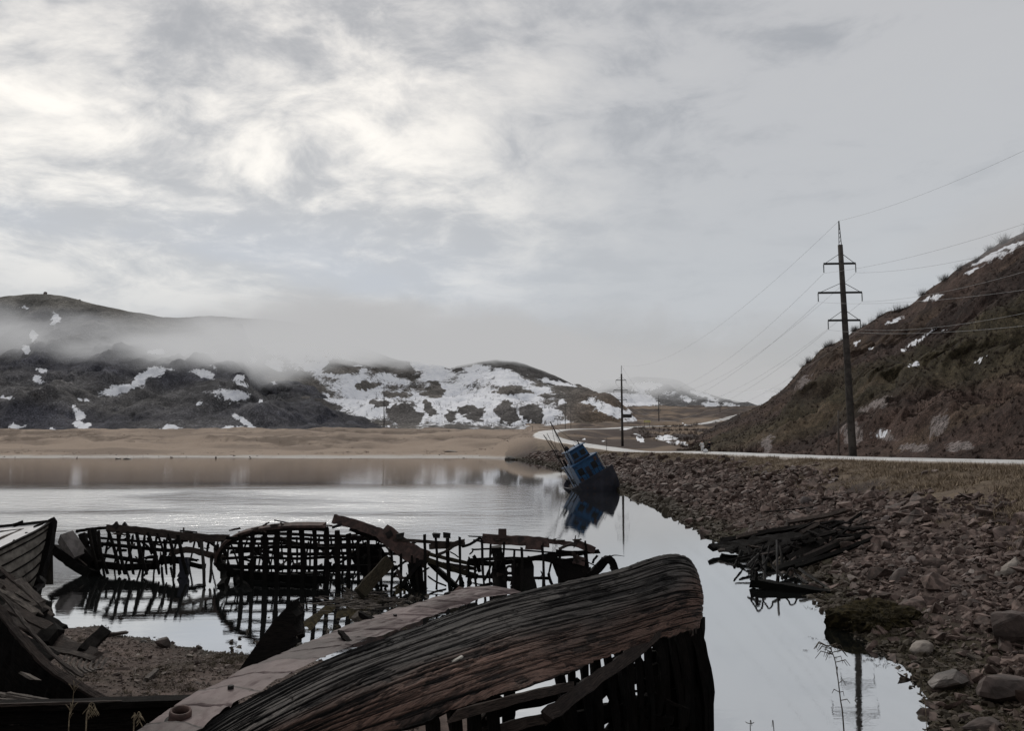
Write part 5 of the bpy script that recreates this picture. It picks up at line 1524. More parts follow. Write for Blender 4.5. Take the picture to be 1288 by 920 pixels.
# ================================================================== broken hull in the lower left corner
CW = empty('broken_hull_wreck', P(-20, 900, 13), 'black broken boat hull with splintered planks in the lower left corner', 'shipwreck')
gun = [(-70, 700, 15.5), (-10, 757, 15.2), (20, 795, 14.9), (60, 838, 14.6), (100, 864, 14.4), (136, 884, 14.3)]
gp = crom([P(*q) for q in gun], 40)
A = np.array([[gp[i] + np.array([-.1 - 1.5 * v * 1.0, .35 * math.sin(v * 2.6), -2.6 * v]) for v in np.linspace(0, 1, 14)] for i in range(40)])
A += np.random.default_rng(3).normal(0, .012, A.shape)
mb = MB(); mb.grid(A); mb.build('inner_side', W_BLACK, CW)
MB().beam([Vector(q) for q in gp], .12, .09, up=(.5, -.6, .6), jit=.07, n=40).build('gunwale', W_BROWN, CW)
MB().beam([Vector(q) + Vector((.16, .1, .05)) for q in gp[:30]], .05, .06, up=(.5, -.6, .6), jit=.15, n=30).build('gunwale', W_PALE, CW)
r = random.Random(31)
PLK = [((-30, 705, 21), (62, 778, 19), .26, W_BROWN), ((-40, 722, 20.5), (66, 790, 18.8), .24, W_PALE), ((-20, 744, 19.8), (58, 772, 19), .2, W_BLACK), ((-20, 728, 20.4), (44, 752, 20), .22, W_BROWN), ((0, 770, 18.8), (60, 792, 18.2), .26, W_PALE), ((10, 778, 18.5), (76, 808, 17.6), .22, W_BROWN), ((-30, 752, 19.4), (52, 800, 18), .3, W_BLACK), ((5, 760, 19.2), (40, 764, 19.0), .2, W_PALE), ((20, 742, 19.8), (64, 772, 19.4), .16, W_PALE), ((-20, 785, 17.6), (60, 830, 16.8), .4, W_BLACK), ((60, 811, 17.6), (120, 827, 17.0), .30, W_BROWN), ((62, 817, 17.2), (118, 830, 16.9), .10, W_PALE), ((70, 800, 17.8), (108, 822, 17.3), .2, W_PALE), ((-20, 735, 20), (30, 775, 19), .3, W_BLACK), ((40, 766, 19.2), (78, 790, 18.7), .18, W_BLACK)]
for k in range(12):
    x_ = r.uniform(-30, 45); y_ = 728 + x_ * .75 + r.uniform(-12, 26)
    PLK.append(((x_ - r.uniform(15, 40), y_ - r.uniform(5, 25), 20 - (y_ - 720) * .035), (x_ + r.uniform(10, 30), y_ + r.uniform(5, 16), 19.6 - (y_ - 720) * .035), r.uniform(.06, .22), r.choice((W_BLACK, W_BROWN, W_PALE, W_BROWN))))
for a, b, w_, mt in PLK:
    S([a, ((a[0] + b[0]) / 2, (a[1] + b[1]) / 2 + r.uniform(-2, 2), (a[2] + b[2]) / 2), b], w_, .06, 'plank', mt, CW, up=(.3, -.6, .8), jit=.10, rag=.12, n=9)
for k in range(8):
    x0 = 66 + k * 7
    S([(x0 + 20, 823 + k * .6, 17.1), (x0 + 12, 836 + k * .8, 16.6), (x0 + 28 - k * 2, 852 - k * 1.5, 16.2)][::1], .05, .03, 'nail_rib', W_PALE, CW, jit=.12)
S([(52, 812, 17.4), (62, 800, 17.7), (70, 796, 17.9)], .36, .3, 'stump', W_BLACK, CW, jit=.12)
S([(104, 822, 17.2), (118, 808, 17.6), (131, 796, 17.9)], .24, .24, 'stump', W_BLACK, CW, jit=.1, up=(.4, -.5, .6))
for a, b in (((5, 872, 12.8), (70, 884, 12.6)), ((-20, 870, 12.9), (40, 882, 12.6)), ((30, 848, 13.4), (45, 856, 13.3)), ((-10, 880, 12.6), (60, 887, 12.4))):
    S([a, b], .09, .04, 'plank', W_PALE, CW, rag=.1)
# low wooden wall at the very bottom
BW = empty('timber_wall', P(100, 905, 11.8), 'low black timber wall running along the bottom left of the photo', 'wall')
tp = [P(-120, 893, 11.5), P(0, 889, 11.8), P(120, 886, 12.0), P(240, 882, 12.3), P(300, 880, 12.5)]
MB().beam([q + Vector((0, 0, 0)) for q in tp], .24, .10, up=(0, 0, 1), jit=.06, n=24).build('cap_beam', W_BLACK, BW)
for k in range(6):
    MB().beam([q + Vector((0, -.03 * (k % 2), -.16 - k * .21)) for q in tp], .08, .20, up=(0, 0, 1), jit=.05, n=18).build('board', W_BLACK, BW)
S([(-20, 888.5, 11.6), (60, 886, 11.8), (150, 884, 12.0)], .06, .04, 'edge_strip', W_BROWN, BW)

# ================================================================== collapsed wreck on the stone bank
KW = empty('collapsed_wreck', PW(1000, 715, 0.2), 'collapsed black boat timbers lying half ashore on the stone bank at right', 'shipwreck')
def G(px, py, Y, dz=0.0):
    return P(px, py, Y)
KL = [([(894, 688, 46), (920, 684, 46.5), (960, 682, 46.5)], .6, .4, W_BLACK), ([(905, 682, 47), (960, 672, 47.5), (1030, 662, 48)], .5, .55, W_BLACK), ([(930, 676, 47), (1010, 668, 47), (1062, 656, 47.5)], .35, .25, W_BLACK), ([(962, 641, 51), (1000, 637, 51), (1030, 634, 51)], .16, .12, W_BLACK), ([(990, 655, 49.5), (1035, 648, 49.3), (1062, 640, 49)], .4, .25, W_BROWN), ([(975, 716, 40), (1020, 700, 42), (1092, 668, 44.5)], .4, .30, W_BLACK), ([(1000, 712, 39), (1050, 696, 40.5), (1100, 676, 42)], .34, .26, W_BLACK), ([(1010, 700, 42), (1050, 682, 43.5), (1090, 654, 45.5)], .34, .26, W_BROWN), ([(990, 704, 42), (1030, 684, 44), (1060, 662, 46)], .6, .3, W_BLACK), ([(960, 700, 43), (1000, 690, 44), (1040, 676, 45)], .45, .3, W_BLACK), ([(950, 692, 44), (990, 684, 45), (1030, 672, 46)], .5, .3, W_BLACK), ([(985, 668, 46.4), (992, 650, 48)], .3, .2, W_BROWN), ([(1040, 655, 47.5), (1050, 684, 44)], .28, .2, W_BLACK), ([(1062, 672, 44.6), (1085, 650, 46)], .2, .12, W_PALE), ([(972, 706, 41.8), (990, 690, 43)], .12, .06, W_PALE), ([(980, 704, 41.8), (1004, 688, 43)], .12, .06, W_PALE), ([(990, 706, 41), (1012, 692, 42.5)], .10, .06, W_PALE), ([(905, 690, 45), (940, 688, 45.5)], .3, .2, W_PALE), ([(1000, 678, 45.6), (1020, 662, 47)], .2, .12, W_BROWN)]
def onbank(px, py, lift):
    p = hit(px, py)
    if p.z < .12: p = PW(px, py, .12)
    d = (Vector((0, 0, EYE)) - p).normalized()
    return p + Vector((0, 0, lift)) + d * lift * .5
for pts, w_, t_, mt in KL:
    MB().beam([onbank(a[0], a[1] + 7, .12 + t_ * .3) for a in pts], w_ * .6, t_ * .6, up=(0, -.6, .8), jit=.10, rag=.12, n=10).build('timber', mt, KW)
for k in range(55):
    a = random.uniform(915, 1075); b_ = 700 - (a - 915) * .17 + random.uniform(-10, 18); l_ = random.uniform(12, 36); sl = random.uniform(-.5, .1)
    MB().beam([onbank(a, b_, random.uniform(.15, .6)), onbank(a + l_, b_ + l_ * sl, random.uniform(.15, .7))], random.uniform(.06, .22), random.uniform(.05, .12), up=(0, -.6, .8), jit=.12, rag=.12).build('timber', random.choice((W_BLACK, W_BLACK, W_BLACK, W_BROWN)), KW)
hs_ = crom([P(898, 687, 44.5), P(930, 679, 44.5), P(975, 672, 44.5), P(1020, 668, 44.5), P(1062, 661, 44.8)], 30)
hb_ = crom([P(925, 694, 42.5), P(950, 700, 41.5), P(985, 706, 40.5), P(1030, 704, 40.5), P(1075, 690, 41.5)], 30)
rn_ = np.random.default_rng(17)
A = np.array([[hs_[i] + (hb_[i] - hs_[i]) * v + np.array([0, -.3, -.15]) * math.sin(v * math.pi) + rn_.normal(0, .035, 3) for v in np.linspace(0, 1, 12)] for i in range(30)])
mb = MB(); mb.grid(A); mb.build('hull_side', W_BLACK, KW)
for k in range(15):
    x_ = 935 + k * 9 + random.uniform(-3, 3); y_ = 692 + random.uniform(-8, 6)
    S([(x_, y_, 42), (x_ + random.uniform(-12, 12), 719 + k * .8 + random.uniform(-8, 4), 38)], random.uniform(.06, .14), .08, 'rib', W_BLACK, KW, up=(0, -1, .1), jit=.16, n=6)
S([(945, 733, 34.6), (985, 739, 34.0), (1030, 746, 33.4), (1068, 752, 32.8)], .5, .32, 'keel', W_BLACK, KW, up=(0, 0, 1), jit=.10, n=16)
for x_, y0 in ((951, 728), (978, 733), (1000, 738), (1016, 742)):
    S([(x_, y0 + 4, 34.3), (x_ + .5, y0 - 8, 34.4)], .12, .10, 'rib_stub', W_BLACK, KW)
S([(978, 735, 34.2), (977.5, 708, 35.2), (977, 680, 37)], .07, .07, 'iron_post', BLACK_IRON, KW)
for (px, py, rr_, Y, sq) in ((953, 719, .26, 35.0, 1.5), (966, 713, .22, 35.6, 1.4), (996, 725, .30, 34.8, .9), (952, 700, .2, 37, 1.3)):
    c = P(px, py, Y)
    pts = [c + Vector((math.cos(a) * rr_ * (1 + .25 * math.sin(3 * a + px)), .1 * math.sin(2 * a), math.sin(a) * rr_ * sq * (1 + .2 * math.cos(2 * a + py)))) for a in np.linspace(.3, 5.2, 20)]
    MB().tube(pts, .04, 6).build('bent_iron', BLACK_IRON, KW, True)
for a, b in (((985, 727, 34.8), (972, 712, 35.5)), ((940, 712, 36), (955, 697, 37)), ((1000, 722, 35), (1016, 735, 34)), ((1005, 716, 35.2), (1040, 740, 33.6)), ((960, 700, 37), (962, 735, 34.6))):
    S([a, b], .10, .09, 'bent_iron', BLACK_IRON, KW, jit=.12)

# ================================================================== stones of the bank
def hull_base(seed, flat):
    me = rockmesh('tmp', seed, flat, 15)
    bm = bmesh.new(); bm.from_mesh(me); bmesh.ops.triangulate(bm, faces=bm.faces)
    bm.verts.index_update()
    v = np.array([q.co[:] for q in bm.verts]); f = np.array([[q.index for q in k.verts] for k in bm.faces])
    bm.free(); bpy.data.meshes.remove(me)
    return v, f


BASES = [hull_base(100 + k, fl) for k, fl in enumerate([(1.2, .8, .42), (1, .75, .5), (1.4, .7, .35), (1, .9, .6), (1.1, .65, .55), (1.5, .9, .3), (.9, .8, .7), (1.3, .6, .4), (1, 1, .4), (1.2, .85, .55)])]
R2 = np.random.default_rng(77)


def rotm(n):
    """random turn about z then a random tilt"""
    a = R2.uniform(0, 2 * np.pi, n); b = R2.normal(0, .55, n); c = R2.normal(0, .55, n)
    ca, sa, cb, sb, cc, sc_ = np.cos(a), np.sin(a), np.cos(b), np.sin(b), np.cos(c), np.sin(c)
    o = np.zeros(n); l = np.ones(n)
    Rz = np.array([[ca, -sa, o], [sa, ca, o], [o, o, l]]).transpose(2, 0, 1)
    Ry = np.array([[cb, o, sb], [o, l, o], [-sb, o, cb]]).transpose(2, 0, 1)
    Rx = np.array([[l, o, o], [o, cc, -sc_], [o, sc_, cc]]).transpose(2, 0, 1)
    return Ry @ Rx @ Rz


def scatter(pts, size, cols, name, mat, label, cat, nor=None):
    n = len(pts)
    R = rotm(n)
    which = R2.integers(0, len(BASES), n)
    Vs, Fs, Cs = [], [], []
    b = 0
    for k, (v, f) in enumerate(BASES):
        s = np.nonzero(which == k)[0]
        if not len(s): continue
        w_ = np.einsum('nij,vj->nvi', R[s], v) * size[s][:, None, None] + pts[s][:, None, :]
        Vs.append(w_.reshape(-1, 3))
        Fs.append((f[None] + (np.arange(len(s)) * len(v))[:, None, None] + b).reshape(-1, 3))
        Cs.append(np.repeat(cols[s], len(v), 0))
        b += len(s) * len(v)
    me = npmesh(name, np.concatenate(Vs), np.concatenate(Fs), False)
    vcol(me, 'Col', np.concatenate(Cs))
    o = link(name, me, mat)
    return tag(o, label, cat, kind='stuff')


m, nt, out = newmat('bank_stones')
geo = N(nt, 'ShaderNodeNewGeometry'); pos = geo.outputs['Position']
at = N(nt, 'ShaderNodeAttribute', attribute_name='Col')
na = noise(nt, pos, 5, 8, .7)
c = mixc(nt, 1.0, at.outputs['Color'], ramp(nt, na, [(.3, .6), (.5, 1.0), (.68, 1.45)]), 'MULTIPLY')
pbsdf(nt, out, c, .7, .22, na, .8, .03)
STONES = m

nS = 44000
Ys = np.exp(R2.uniform(math.log(13), math.log(225), nS))
dens_keep = np.minimum(1, Ys / 30 + .30)
tS = R2.beta(1.0, 1.15, nS) * 1.02 - .03
xsS = np.interp(Ys, SH[:, 0], SH[:, 1]); wdS = np.interp(Ys, [0, 40, 70, 110, 160, 209, 240], [15, 15, 14, 14, 14, 13, 10])
Xs = xsS + tS * wdS
ng = fbm(Xs * .3, Ys * .3, 4, 401)
kw_ = np.zeros(nS)
_px, _py = proj(Xs, Ys, ground_z(Xs, Ys))
kw_ = (np.abs(_px - 990 + (_py - 675) * .6) < 80) & (np.abs(_py - 678) < 32) & (R2.random(nS) < .7)
keep = ~kw_ & (tS < .76 + .22 * ng - .10 * sstep(75, 45, Ys)) & ((R2.random(nS) < .6) | (ng > -.35))
Xs, Ys, tS = Xs[keep], Ys[keep], tS[keep]
Zs = ground_z(Xs, Ys)
sz = np.exp(R2.normal(math.log(.125), .58, len(Xs))) * np.interp(Ys, [14, 40, 100, 220], [.62, 1.05, 1.6, 2.1])
sz = np.clip(sz, .04, .8) * np.interp(tS, [0, .15, .5, .85], [.8, .9, 1.1, .9])
cs = lerp((.030, .0195, .0155), (.165, .117, .100), np.clip(R2.beta(2, 2.6, len(Xs)), 0, 1))
cs = lerp(cs, (.22, .185, .17), (R2.random(len(Xs)) < .05) * .8)
cs = lerp(cs, (.034, .028, .017), sstep(.55, .12, Zs) * .8)
ptsS = np.stack([Xs, Ys, Zs + sz * .12], 1)
pxs_, pys_ = proj(Xs, Ys, Zs)
inf = (pxs_ > -10) & (pxs_ < 1300) & (pys_ < 930)
score = np.where(inf, sz / Ys, 0)
order = np.argsort(-score)
top = order[:280]; rest = order[280:]
scatter(ptsS[rest], sz[rest], cs[rest], 'bank_stones', STONES, 'mass of broken brown grey stones covering the bank below the road', 'stones')
RM = [rockmesh('bank_stone', 300 + k, fl, 13, 0, 0) for k, fl in enumerate([(1.2, .8, .42), (1, .75, .5), (1.4, .7, .35), (1, .9, .6), (1.1, .65, .55), (1.5, .9, .3), (.9, .8, .7), (1.3, .6, .4)])]
ROCK_W = speckle('wet_bank_stone', (.034, .026, .020), (.070, .054, .045), 3, .5, .45, .02, rnd=.3)
ROCK_S = speckle('brown_bank_stone', (.040, .027, .022), (.145, .103, .088), 2.5, .7, .22, .02, rnd=.4)
for me in RM: me.materials.append(ROCK_S)
for k in top:
    me = RM[int(R2.integers(0, len(RM)))]
    o = bpy.data.objects.new('bank_stone', me); COL.objects.link(o)
    o.location = ptsS[k]; o.scale = (sz[k],) * 3
    o.rotation_euler = (R2.normal(0, .45), R2.normal(0, .45), R2.uniform(0, 6.28))
    tag(o, 'angular brown grey stone among the larger ones of the bank below the road', 'stone', 'larger stones of the road bank')

# boulders that stand out
def boulder(px, py, rpx, seed, mat, label, flat=(1, .8, .75), rot=0, tilt=(0, 0), sink=.25, rnd=0):
    p = hit(px, py + rpx * .55)
    s = rpx / F * p.y
    me = rockmesh('boulder', seed, flat, 18, rnd, 3, .5 if rnd else .3)
    o = link('boulder', me, mat)
    o.location = p + Vector((0, 0, s * flat[2] * (1 - sink) * .6)); o.scale = (s,) * 3; o.rotation_euler = (tilt[0], tilt[1], rot)
    return tag(o, label, 'boulder')


BR = speckle('brown_boulder', (.034, .025, .021), (.082, .060, .052), 1.8, .7, .35, .03)
boulder(1277, 786, 36, 51, BR, 'largest dark brown boulder cut by the right edge of the photo', (1, .8, .85))
boulder(1264, 858, 42, 52, BR, 'broad flat topped brown boulder near the lower right corner', (1.1, .8, .72), .3)
boulder(1160, 813, 19, 53, ROCK_P, 'rounded tan boulder at the right shore below the mossy mound', (1, .7, .62), .2, (0, -.3), rnd=1)
boulder(1192, 852, 26, 54, ROCK_W, 'dark wet boulder at the water edge left of the broad flat topped one', (1.2, .8, .6), .5)
boulder(1078, 776, 12, 55, ROCK_P, 'upright pale stone in the mossy mound, left one of two', (.55, .5, 1.1), 0, (0, .1), .1, 1)
boulder(1096, 781, 11, 56, ROCK_P, 'upright grey stone in the mossy mound, right one of two', (.65, .5, 1.0), .2, (0, -.1), .1, 1)
boulder(1268, 709, 20, 57, ROCK_P, 'long pale tilted slab on the bank near the right edge', (1.2, .6, .35), .2, (.1, -.5))
boulder(1112, 652, 11, 58, ROCK, 'pale stone slab just right of the collapsed wreck timbers', (1.2, .5, .5), .4, (.2, -.7))
boulder(1235, 906, 22, 59, BR, 'low brown boulder at the bottom edge of the photo on the right', (1.3, .9, .5))
boulder(1130, 722, 16, 60, BR, 'dark leaning slab above the mossy mound', (1.5, .7, .5), .6, (0, -.4))
boulder(1015, 630, 10, 61, ROCK, 'pinkish slab standing above the collapsed wreck', (1, .5, .8), .2, (0, .4))
boulder(205, 809, 11, 62, BR, 'brown stone at the water edge of the gravel shore', (1.1, .8, .8), .3)
boulder(180, 807, 5, 63, ROCK_D, 'small dark stone just left of the brown one on the gravel shore', (1.2, .8, .6), .3)

# mossy mound at the right shore
WEED = speckle('brown_seaweed', (.012, .010, .006), (.040, .032, .016), 5, .95, .05, .03)
q = hit(1105, 788)
bm = bmesh.new(); bmesh.ops.create_icosphere(bm, subdivisions=5, radius=1)
co = np.array([v.co[:] for v in bm.verts])
k = 1 + .25 * fbm(co[:, 0] * 2 + 3, co[:, 1] * 2 + co[:, 2], 5, 501) + .08 * fbm(co[:, 0] * 9, co[:, 1] * 9 + co[:, 2] * 7, 4, 503)
for v, kk in zip(bm.verts, k): v.co *= kk
me = bpy.data.meshes.new('mossy_mound'); bm.to_mesh(me); bm.free()
o = link('mossy_mound', me, WEED); o.location = q + Vector((.1, .2, .1)); o.scale = (1.35, 1.1, .62)
tag(o, 'dark rounded mound of weed and moss at the right shore holding two pale stones', 'mound')


def weed_patch(name, label, pts, size, mat, seed, blades=26, up=.5, cols=((.02, .016, .009), (.05, .04, .02))):
    """tufts of weed or grass: many narrow blades"""
    r = np.random.default_rng(seed)
    n = len(pts) * blades
    base = np.repeat(pts, blades, 0) + np.stack([r.normal(0, 1, n) * np.repeat(size, blades) * .35, r.normal(0, 1, n) * np.repeat(size, blades) * .35, np.zeros(n)], 1)
    h_ = np.repeat(size, blades) * r.uniform(.5, 1.2, n)
    a = r.uniform(0, 2 * np.pi, n); l_ = r.uniform(.1, 1.0, n)
    tip = base + np.stack([np.cos(a) * l_ * h_, np.sin(a) * l_ * h_, up * h_ * r.uniform(.4, 1.3, n)], 1)
    wd_ = np.repeat(size, blades) * .05
    sx = np.stack([-np.sin(a) * wd_, np.cos(a) * wd_, wd_ * 0], 1)
    V = np.stack([base - sx, base + sx, tip], 1).reshape(-1, 3)
    me = npmesh(name, V, np.arange(n * 3).reshape(-1, 3), False)
    c_ = lerp(cols[0], cols[1], r.random(n))
    vcol(me, 'Col', np.repeat(c_, 3, 0))
    return tag(link(name, me, mat), label, kind='stuff')


def leafmat(name, rough=.85):
    m, nt, out = newmat(name)
    at = N(nt, 'ShaderNodeAttribute', attribute_name='Col')
    pbsdf(nt, out, at.outputs['Color'], rough, .15)
    return m


BLADE = leafmat('dry_blades')
# dry grass on the bank top
n = 13000
Yg = np.exp(R2.uniform(math.log(22), math.log(190), n))
tg_ = R2.uniform(.50, 1.14, n)
Xg = np.interp(Yg, SH[:, 0], SH[:, 1]) + tg_ * np.interp(Yg, [0, 40, 70, 110, 160, 209, 240], [15, 15, 14, 14, 14, 13, 10])
rx = np.interp(Yg, ctr[:190, 1], ctr[:190, 0])
k = (R2.random(n) < sstep(.60, .92, tg_ + .26 * fbm(Xg * .3, Yg * .3, 4, 511) + .08 * sstep(75, 45, Yg))) & (Xg < rx - 4.0)
Xg, Yg = Xg[k], Yg[k]
pts = np.stack([Xg, Yg, ground_z(Xg, Yg) - .03], 1)
weed_patch('dry_grass', 'dry ochre grass along the top of the bank beside the road', pts, R2.uniform(.22, .5, len(pts)), BLADE, 5, 12, .75, ((.11, .082, .057), (.30, .235, .165)))
# weed on the bank stones near the water and on the near shore
n = 1500
Yw = np.exp(R2.uniform(math.log(14), math.log(60), n)); tw = R2.uniform(0, .12, n)
Xw = np.interp(Yw, SH[:, 0], SH[:, 1]) + tw * 15
pts = np.stack([Xw, Yw, ground_z(Xw, Yw)], 1)
q2_ = np.array([[v_.x, v_.y, v_.z] for v_ in [Vector((q.x + R2.normal(0, .75), q.y + R2.normal(0, .6), q.z + .45 + R2.normal(0, .12))) for _ in range(260)]])
weed_patch('seaweed', 'brown seaweed along the water line of the right bank', np.concatenate([pts, q2_]), R2.uniform(.08, .24, len(pts) + 260), BLADE, 6, 18, .35)
pl_ = []
for (px, py, sx_, sy_, k) in ((120, 848, 22, 6, 60), (205, 852, 18, 6, 50), (285, 832, 26, 5, 110), (95, 812, 20, 6, 40), (215, 872, 50, 6, 60), (310, 822, 16, 6, 80), (150, 835, 40, 12, 50), (240, 842, 30, 8, 50)):
    for _ in range(k):
        h_ = hit(px + R2.normal(0, sx_), py + R2.normal(0, sy_)); pl_.append(h_[:])
pl_ = np.array(pl_); pl_ = pl_[pl_[:, 2] > -.05]
weed_patch('shore_weed', 'dark weed clumps lying on the gravel shore', pl_, R2.uniform(.06, .2, len(pl_)), BLADE, 8, 22, .4, ((.018, .013, .008), (.055, .042, .022)))
# pebbles of the near shore
n = 24000
Xp = R2.uniform(-16, -2, n); Yp = R2.uniform(12, 29, n)
Zp = ground_z(Xp, Yp); k = (Zp > -.06) & (Zp < 1.6)
Xp, Yp, Zp = Xp[k], Yp[k], Zp[k]
szp = np.exp(R2.normal(math.log(.030), .5, len(Xp)))
cp_ = lerp((.05, .037, .031), (.135, .105, .09), R2.beta(2, 2, len(Xp)))
cp_ = lerp(cp_, (.24, .21, .18), (R2.random(len(Xp)) < .04) * .7)
scatter(np.stack([Xp, Yp, Zp], 1), szp, cp_, 'pebbles', STONES, 'reddish brown pebbles of the gravel shore', 'pebbles')
# tufts and debris on the far dunes
n = 5200
Xd = R2.uniform(-330, 25, n); Yd = np.exp(R2.uniform(math.log(264), math.log(440), n))
kd = fbm(Xd * .022, Yd * .055, 5, 79) + .5 * fbm(Xd * .1, Yd * .1, 3, 541) > R2.uniform(-.2, .8, n)
Xd, Yd = Xd[kd], Yd[kd]
weed_patch('dune_grass', 'brown tufts of grass scattered over the far dunes', np.stack([Xd, Yd, ground_z(Xd, Yd)], 1), R2.uniform(.35, 1.5, len(Xd)), BLADE, 15, 9, .35, ((.07, .05, .036), (.17, .125, .09)))
n = 150
Xd = R2.uniform(-230, 0, n); Yd = R2.uniform(236, 268, n)
scatter(np.stack([Xd, Yd, ground_z(Xd, Yd) + .05], 1), np.exp(R2.normal(math.log(.16), .6, n)), lerp((.04, .03, .025), (.2, .16, .13), R2.beta(1.2, 3, n)), 'beach_debris', STONES, 'small stones and wrack along the far water line', 'stones')
# small stones and weed on the mud between the wrecks
pm = []
for (px, py, sx_, sy_, k) in ((430, 795, 30, 9, 60), (350, 815, 40, 8, 60), (470, 770, 40, 10, 60), (520, 760, 25, 6, 30)):
    for _ in range(k):
        w_ = PW(px + R2.normal(0, sx_), py + R2.normal(0, sy_), 0.0); pm.append((w_.x, w_.y, R2.uniform(-.12, .03)))
pm = np.array(pm)
scatter(pm, np.exp(R2.normal(math.log(.12), .5, len(pm))), lerp((.02, .016, .012), (.06, .047, .036), R2.random(len(pm))), 'shallow_stones', STONES, 'dark weedy stones breaking the shallow water between the wrecks', 'stones')
weed_patch('shallow_weed', 'weed lying on the stones between the wrecks', pm[::2] + np.array([0, 0, .1]), R2.uniform(.08, .25, len(pm[::2])), BLADE, 9, 16, .3)
# mud bar under the stones
A = []
for i, px in enumerate(np.linspace(315, 560, 30)):
    row = []
    for j in range(9):
        v = j / 8
        w_ = PW(px, 836 - .36 * (px - 315) - 62 * v + 12 * v, 0)
        row.append((w_.x, w_.y, -.25 + .27 * math.sin(v * math.pi) * math.sin(i / 29 * math.pi) ** .5 + .16 * float(fbm(np.array([w_.x * 2]), np.array([w_.y]), 3, 521)[0])))
    A.append(row)
mb = MB(); mb.grid(np.array(A)); tag(mb.build('mud_bank', WEED, None, True), kind='structure')
# driftwood on the shore
for a, b, w_, mt, lb in (((184, 858, 0), (197, 850, 0), .12, W_PALE, 'pale chunk of driftwood on the gravel shore'), ((118, 803, 0), (160, 801, 0), .22, W_BROWN, 'dark flat board lying at the water edge of the gravel shore')):
    p0 = hit(a[0], a[1]); p1 = hit(b[0], b[1])
    if p1.z < 0: p1 = PW(b[0], b[1])
    if p0.z < 0: p0 = PW(a[0], a[1])
    o = MB().beam([p0 + Vector((0, 0, .05)), p1 + Vector((0, 0, .12))], w_, .07, jit=.12, rag=.05).build('driftwood', mt, None); tag(o, lb, 'driftwood')

# ------------------------------------------------------------------ scrub on the right hill
def twigs(pts, hgt, nb, seed, cols, name, label, thin=1.0):
    r = np.random.default_rng(seed)
    n = len(pts) * nb
    b = np.repeat(pts, nb, 0); H_ = np.repeat(hgt, nb)
    a = r.uniform(0, 2 * np.pi, n); sp_r = np.abs(r.normal(0, .38, n))
    b = b + np.stack([r.normal(0, .18, n) * H_, r.normal(0, .18, n) * H_, -.05 * H_], 1)
    tip = b + np.stack([np.cos(a) * sp_r * H_, np.sin(a) * sp_r * H_, H_ * r.uniform(.45, 1.05, n)], 1)
    w_ = thin * (.016 * H_ + .02) * r.uniform(.6, 1.5, n)
    a2 = r.uniform(0, 2 * np.pi, n)
    sx = np.stack([np.cos(a2) * w_, np.sin(a2) * w_ * .3, w_ * 0], 1)
    V = np.stack([b - sx, b + sx, tip], 1).reshape(-1, 3)
    me = npmesh(name, V, np.arange(n * 3).reshape(-1, 3), False)
    c_ = lerp(cols[0], cols[1], r.random(n))
    vcol(me, 'Col', np.repeat(c_, 3, 0))
    return me


GX, GY, GZ = gridR
nrR, ncR = GX.shape
snR = np.empty(nrR * ncR, np.float32); oR.data.attributes['snow'].data.foreach_get('value', snR); snR = snR.reshape(nrR, ncR)
i = R2.integers(8, 258, 9000); j = R2.integers(0, ncR - 60, 9000)
dn_ = fbm(GX[i, j] * .06, GY[i, j] * .04 + GZ[i, j] * .08, 4, 531)
rkR = RKF.reshape(nrR, ncR)
k = (snR[i, j] < -.25) & (rkR[i, j] < -.3) & (dn_ > R2.uniform(-.7, .5, 9000))
i, j = i[k], j[k]
pts = np.stack([GX[i, j], GY[i, j], GZ[i, j]], 1)
hs_ = R2.uniform(.2, .6, len(pts))
me = twigs(pts, hs_, 16, 3, ((.026, .019, .016), (.072, .052, .044)), 'scrub', '')
tag(link('scrub', me, BLADE), 'leafless brown scrub covering the right hill', kind='stuff')
# low heath tufts
i = R2.integers(4, 262, 9000); j = R2.integers(0, ncR - 60, 9000)
k = (snR[i, j] < -.2) & (rkR[i, j] < -.2)
i, j = i[k], j[k]
pts = np.stack([GX[i, j], GY[i, j], GZ[i, j]], 1)
weed_patch('heath', 'low heath and dry grass on the right hill', pts, R2.uniform(.15, .42, len(pts)), BLADE, 12, 9, .5, ((.026, .018, .014), (.080, .058, .040)))
# shrubs one can tell apart against the sky
SHM = []
for q in range(4):
    SHM.append(twigs(np.zeros((1, 3)), np.array([1.0]), 150, 40 + q, ((.05, .042, .038), (.10, .086, .08)), 'bare_shrub', '', .35))
    SHM[-1].materials.append(BLADE)
jj = np.linspace(95, ncR - 100, 40).astype(int)
for q, j_ in enumerate(jj):
    j_ = int(j_ + R2.integers(-6, 7)); i_ = int(258 - R2.integers(0, 7))
    o = bpy.data.objects.new('bare_shrub', SHM[q % 4]); COL.objects.link(o)
    s_ = R2.uniform(1.0, 2.3); o.location = (GX[i_, j_], GY[i_, j_], GZ[i_, j_] - .1); o.scale = (s_ * 1.3, s_ * 1.3, s_); o.rotation_euler = (0, 0, R2.uniform(0, 6))
    tag(o, 'bare twiggy shrub on the skyline of the right hill', 'shrub', 'bare shrubs along the hill skyline')
# birch scrub standing in the snow of the far slope
GXm, GYm, GZm = gridM
i = R2.integers(4, 110, 2600); j = R2.integers(0, GXm.shape[1], 2600)
snm = np.empty(GXm.size, np.float32); oM.data.attributes['snow'].data.foreach_get('value', snm); snm = snm.reshape(GXm.shape)
k = (snm[i, j] > -.1) & (R2.random(2600) < sstep(.75, .1, i / 130))
i, j = i[k], j[k]
me = twigs(np.stack([GXm[i, j], GYm[i, j], GZm[i, j]], 1), R2.uniform(1.5, 4.5, len(i)), 7, 9, ((.03, .028, .03), (.08, .075, .075)), 'far_scrub', '')
tag(link('far_scrub', me, BLADE), 'tiny bare trees scattered over the snowy hill', kind='stuff')
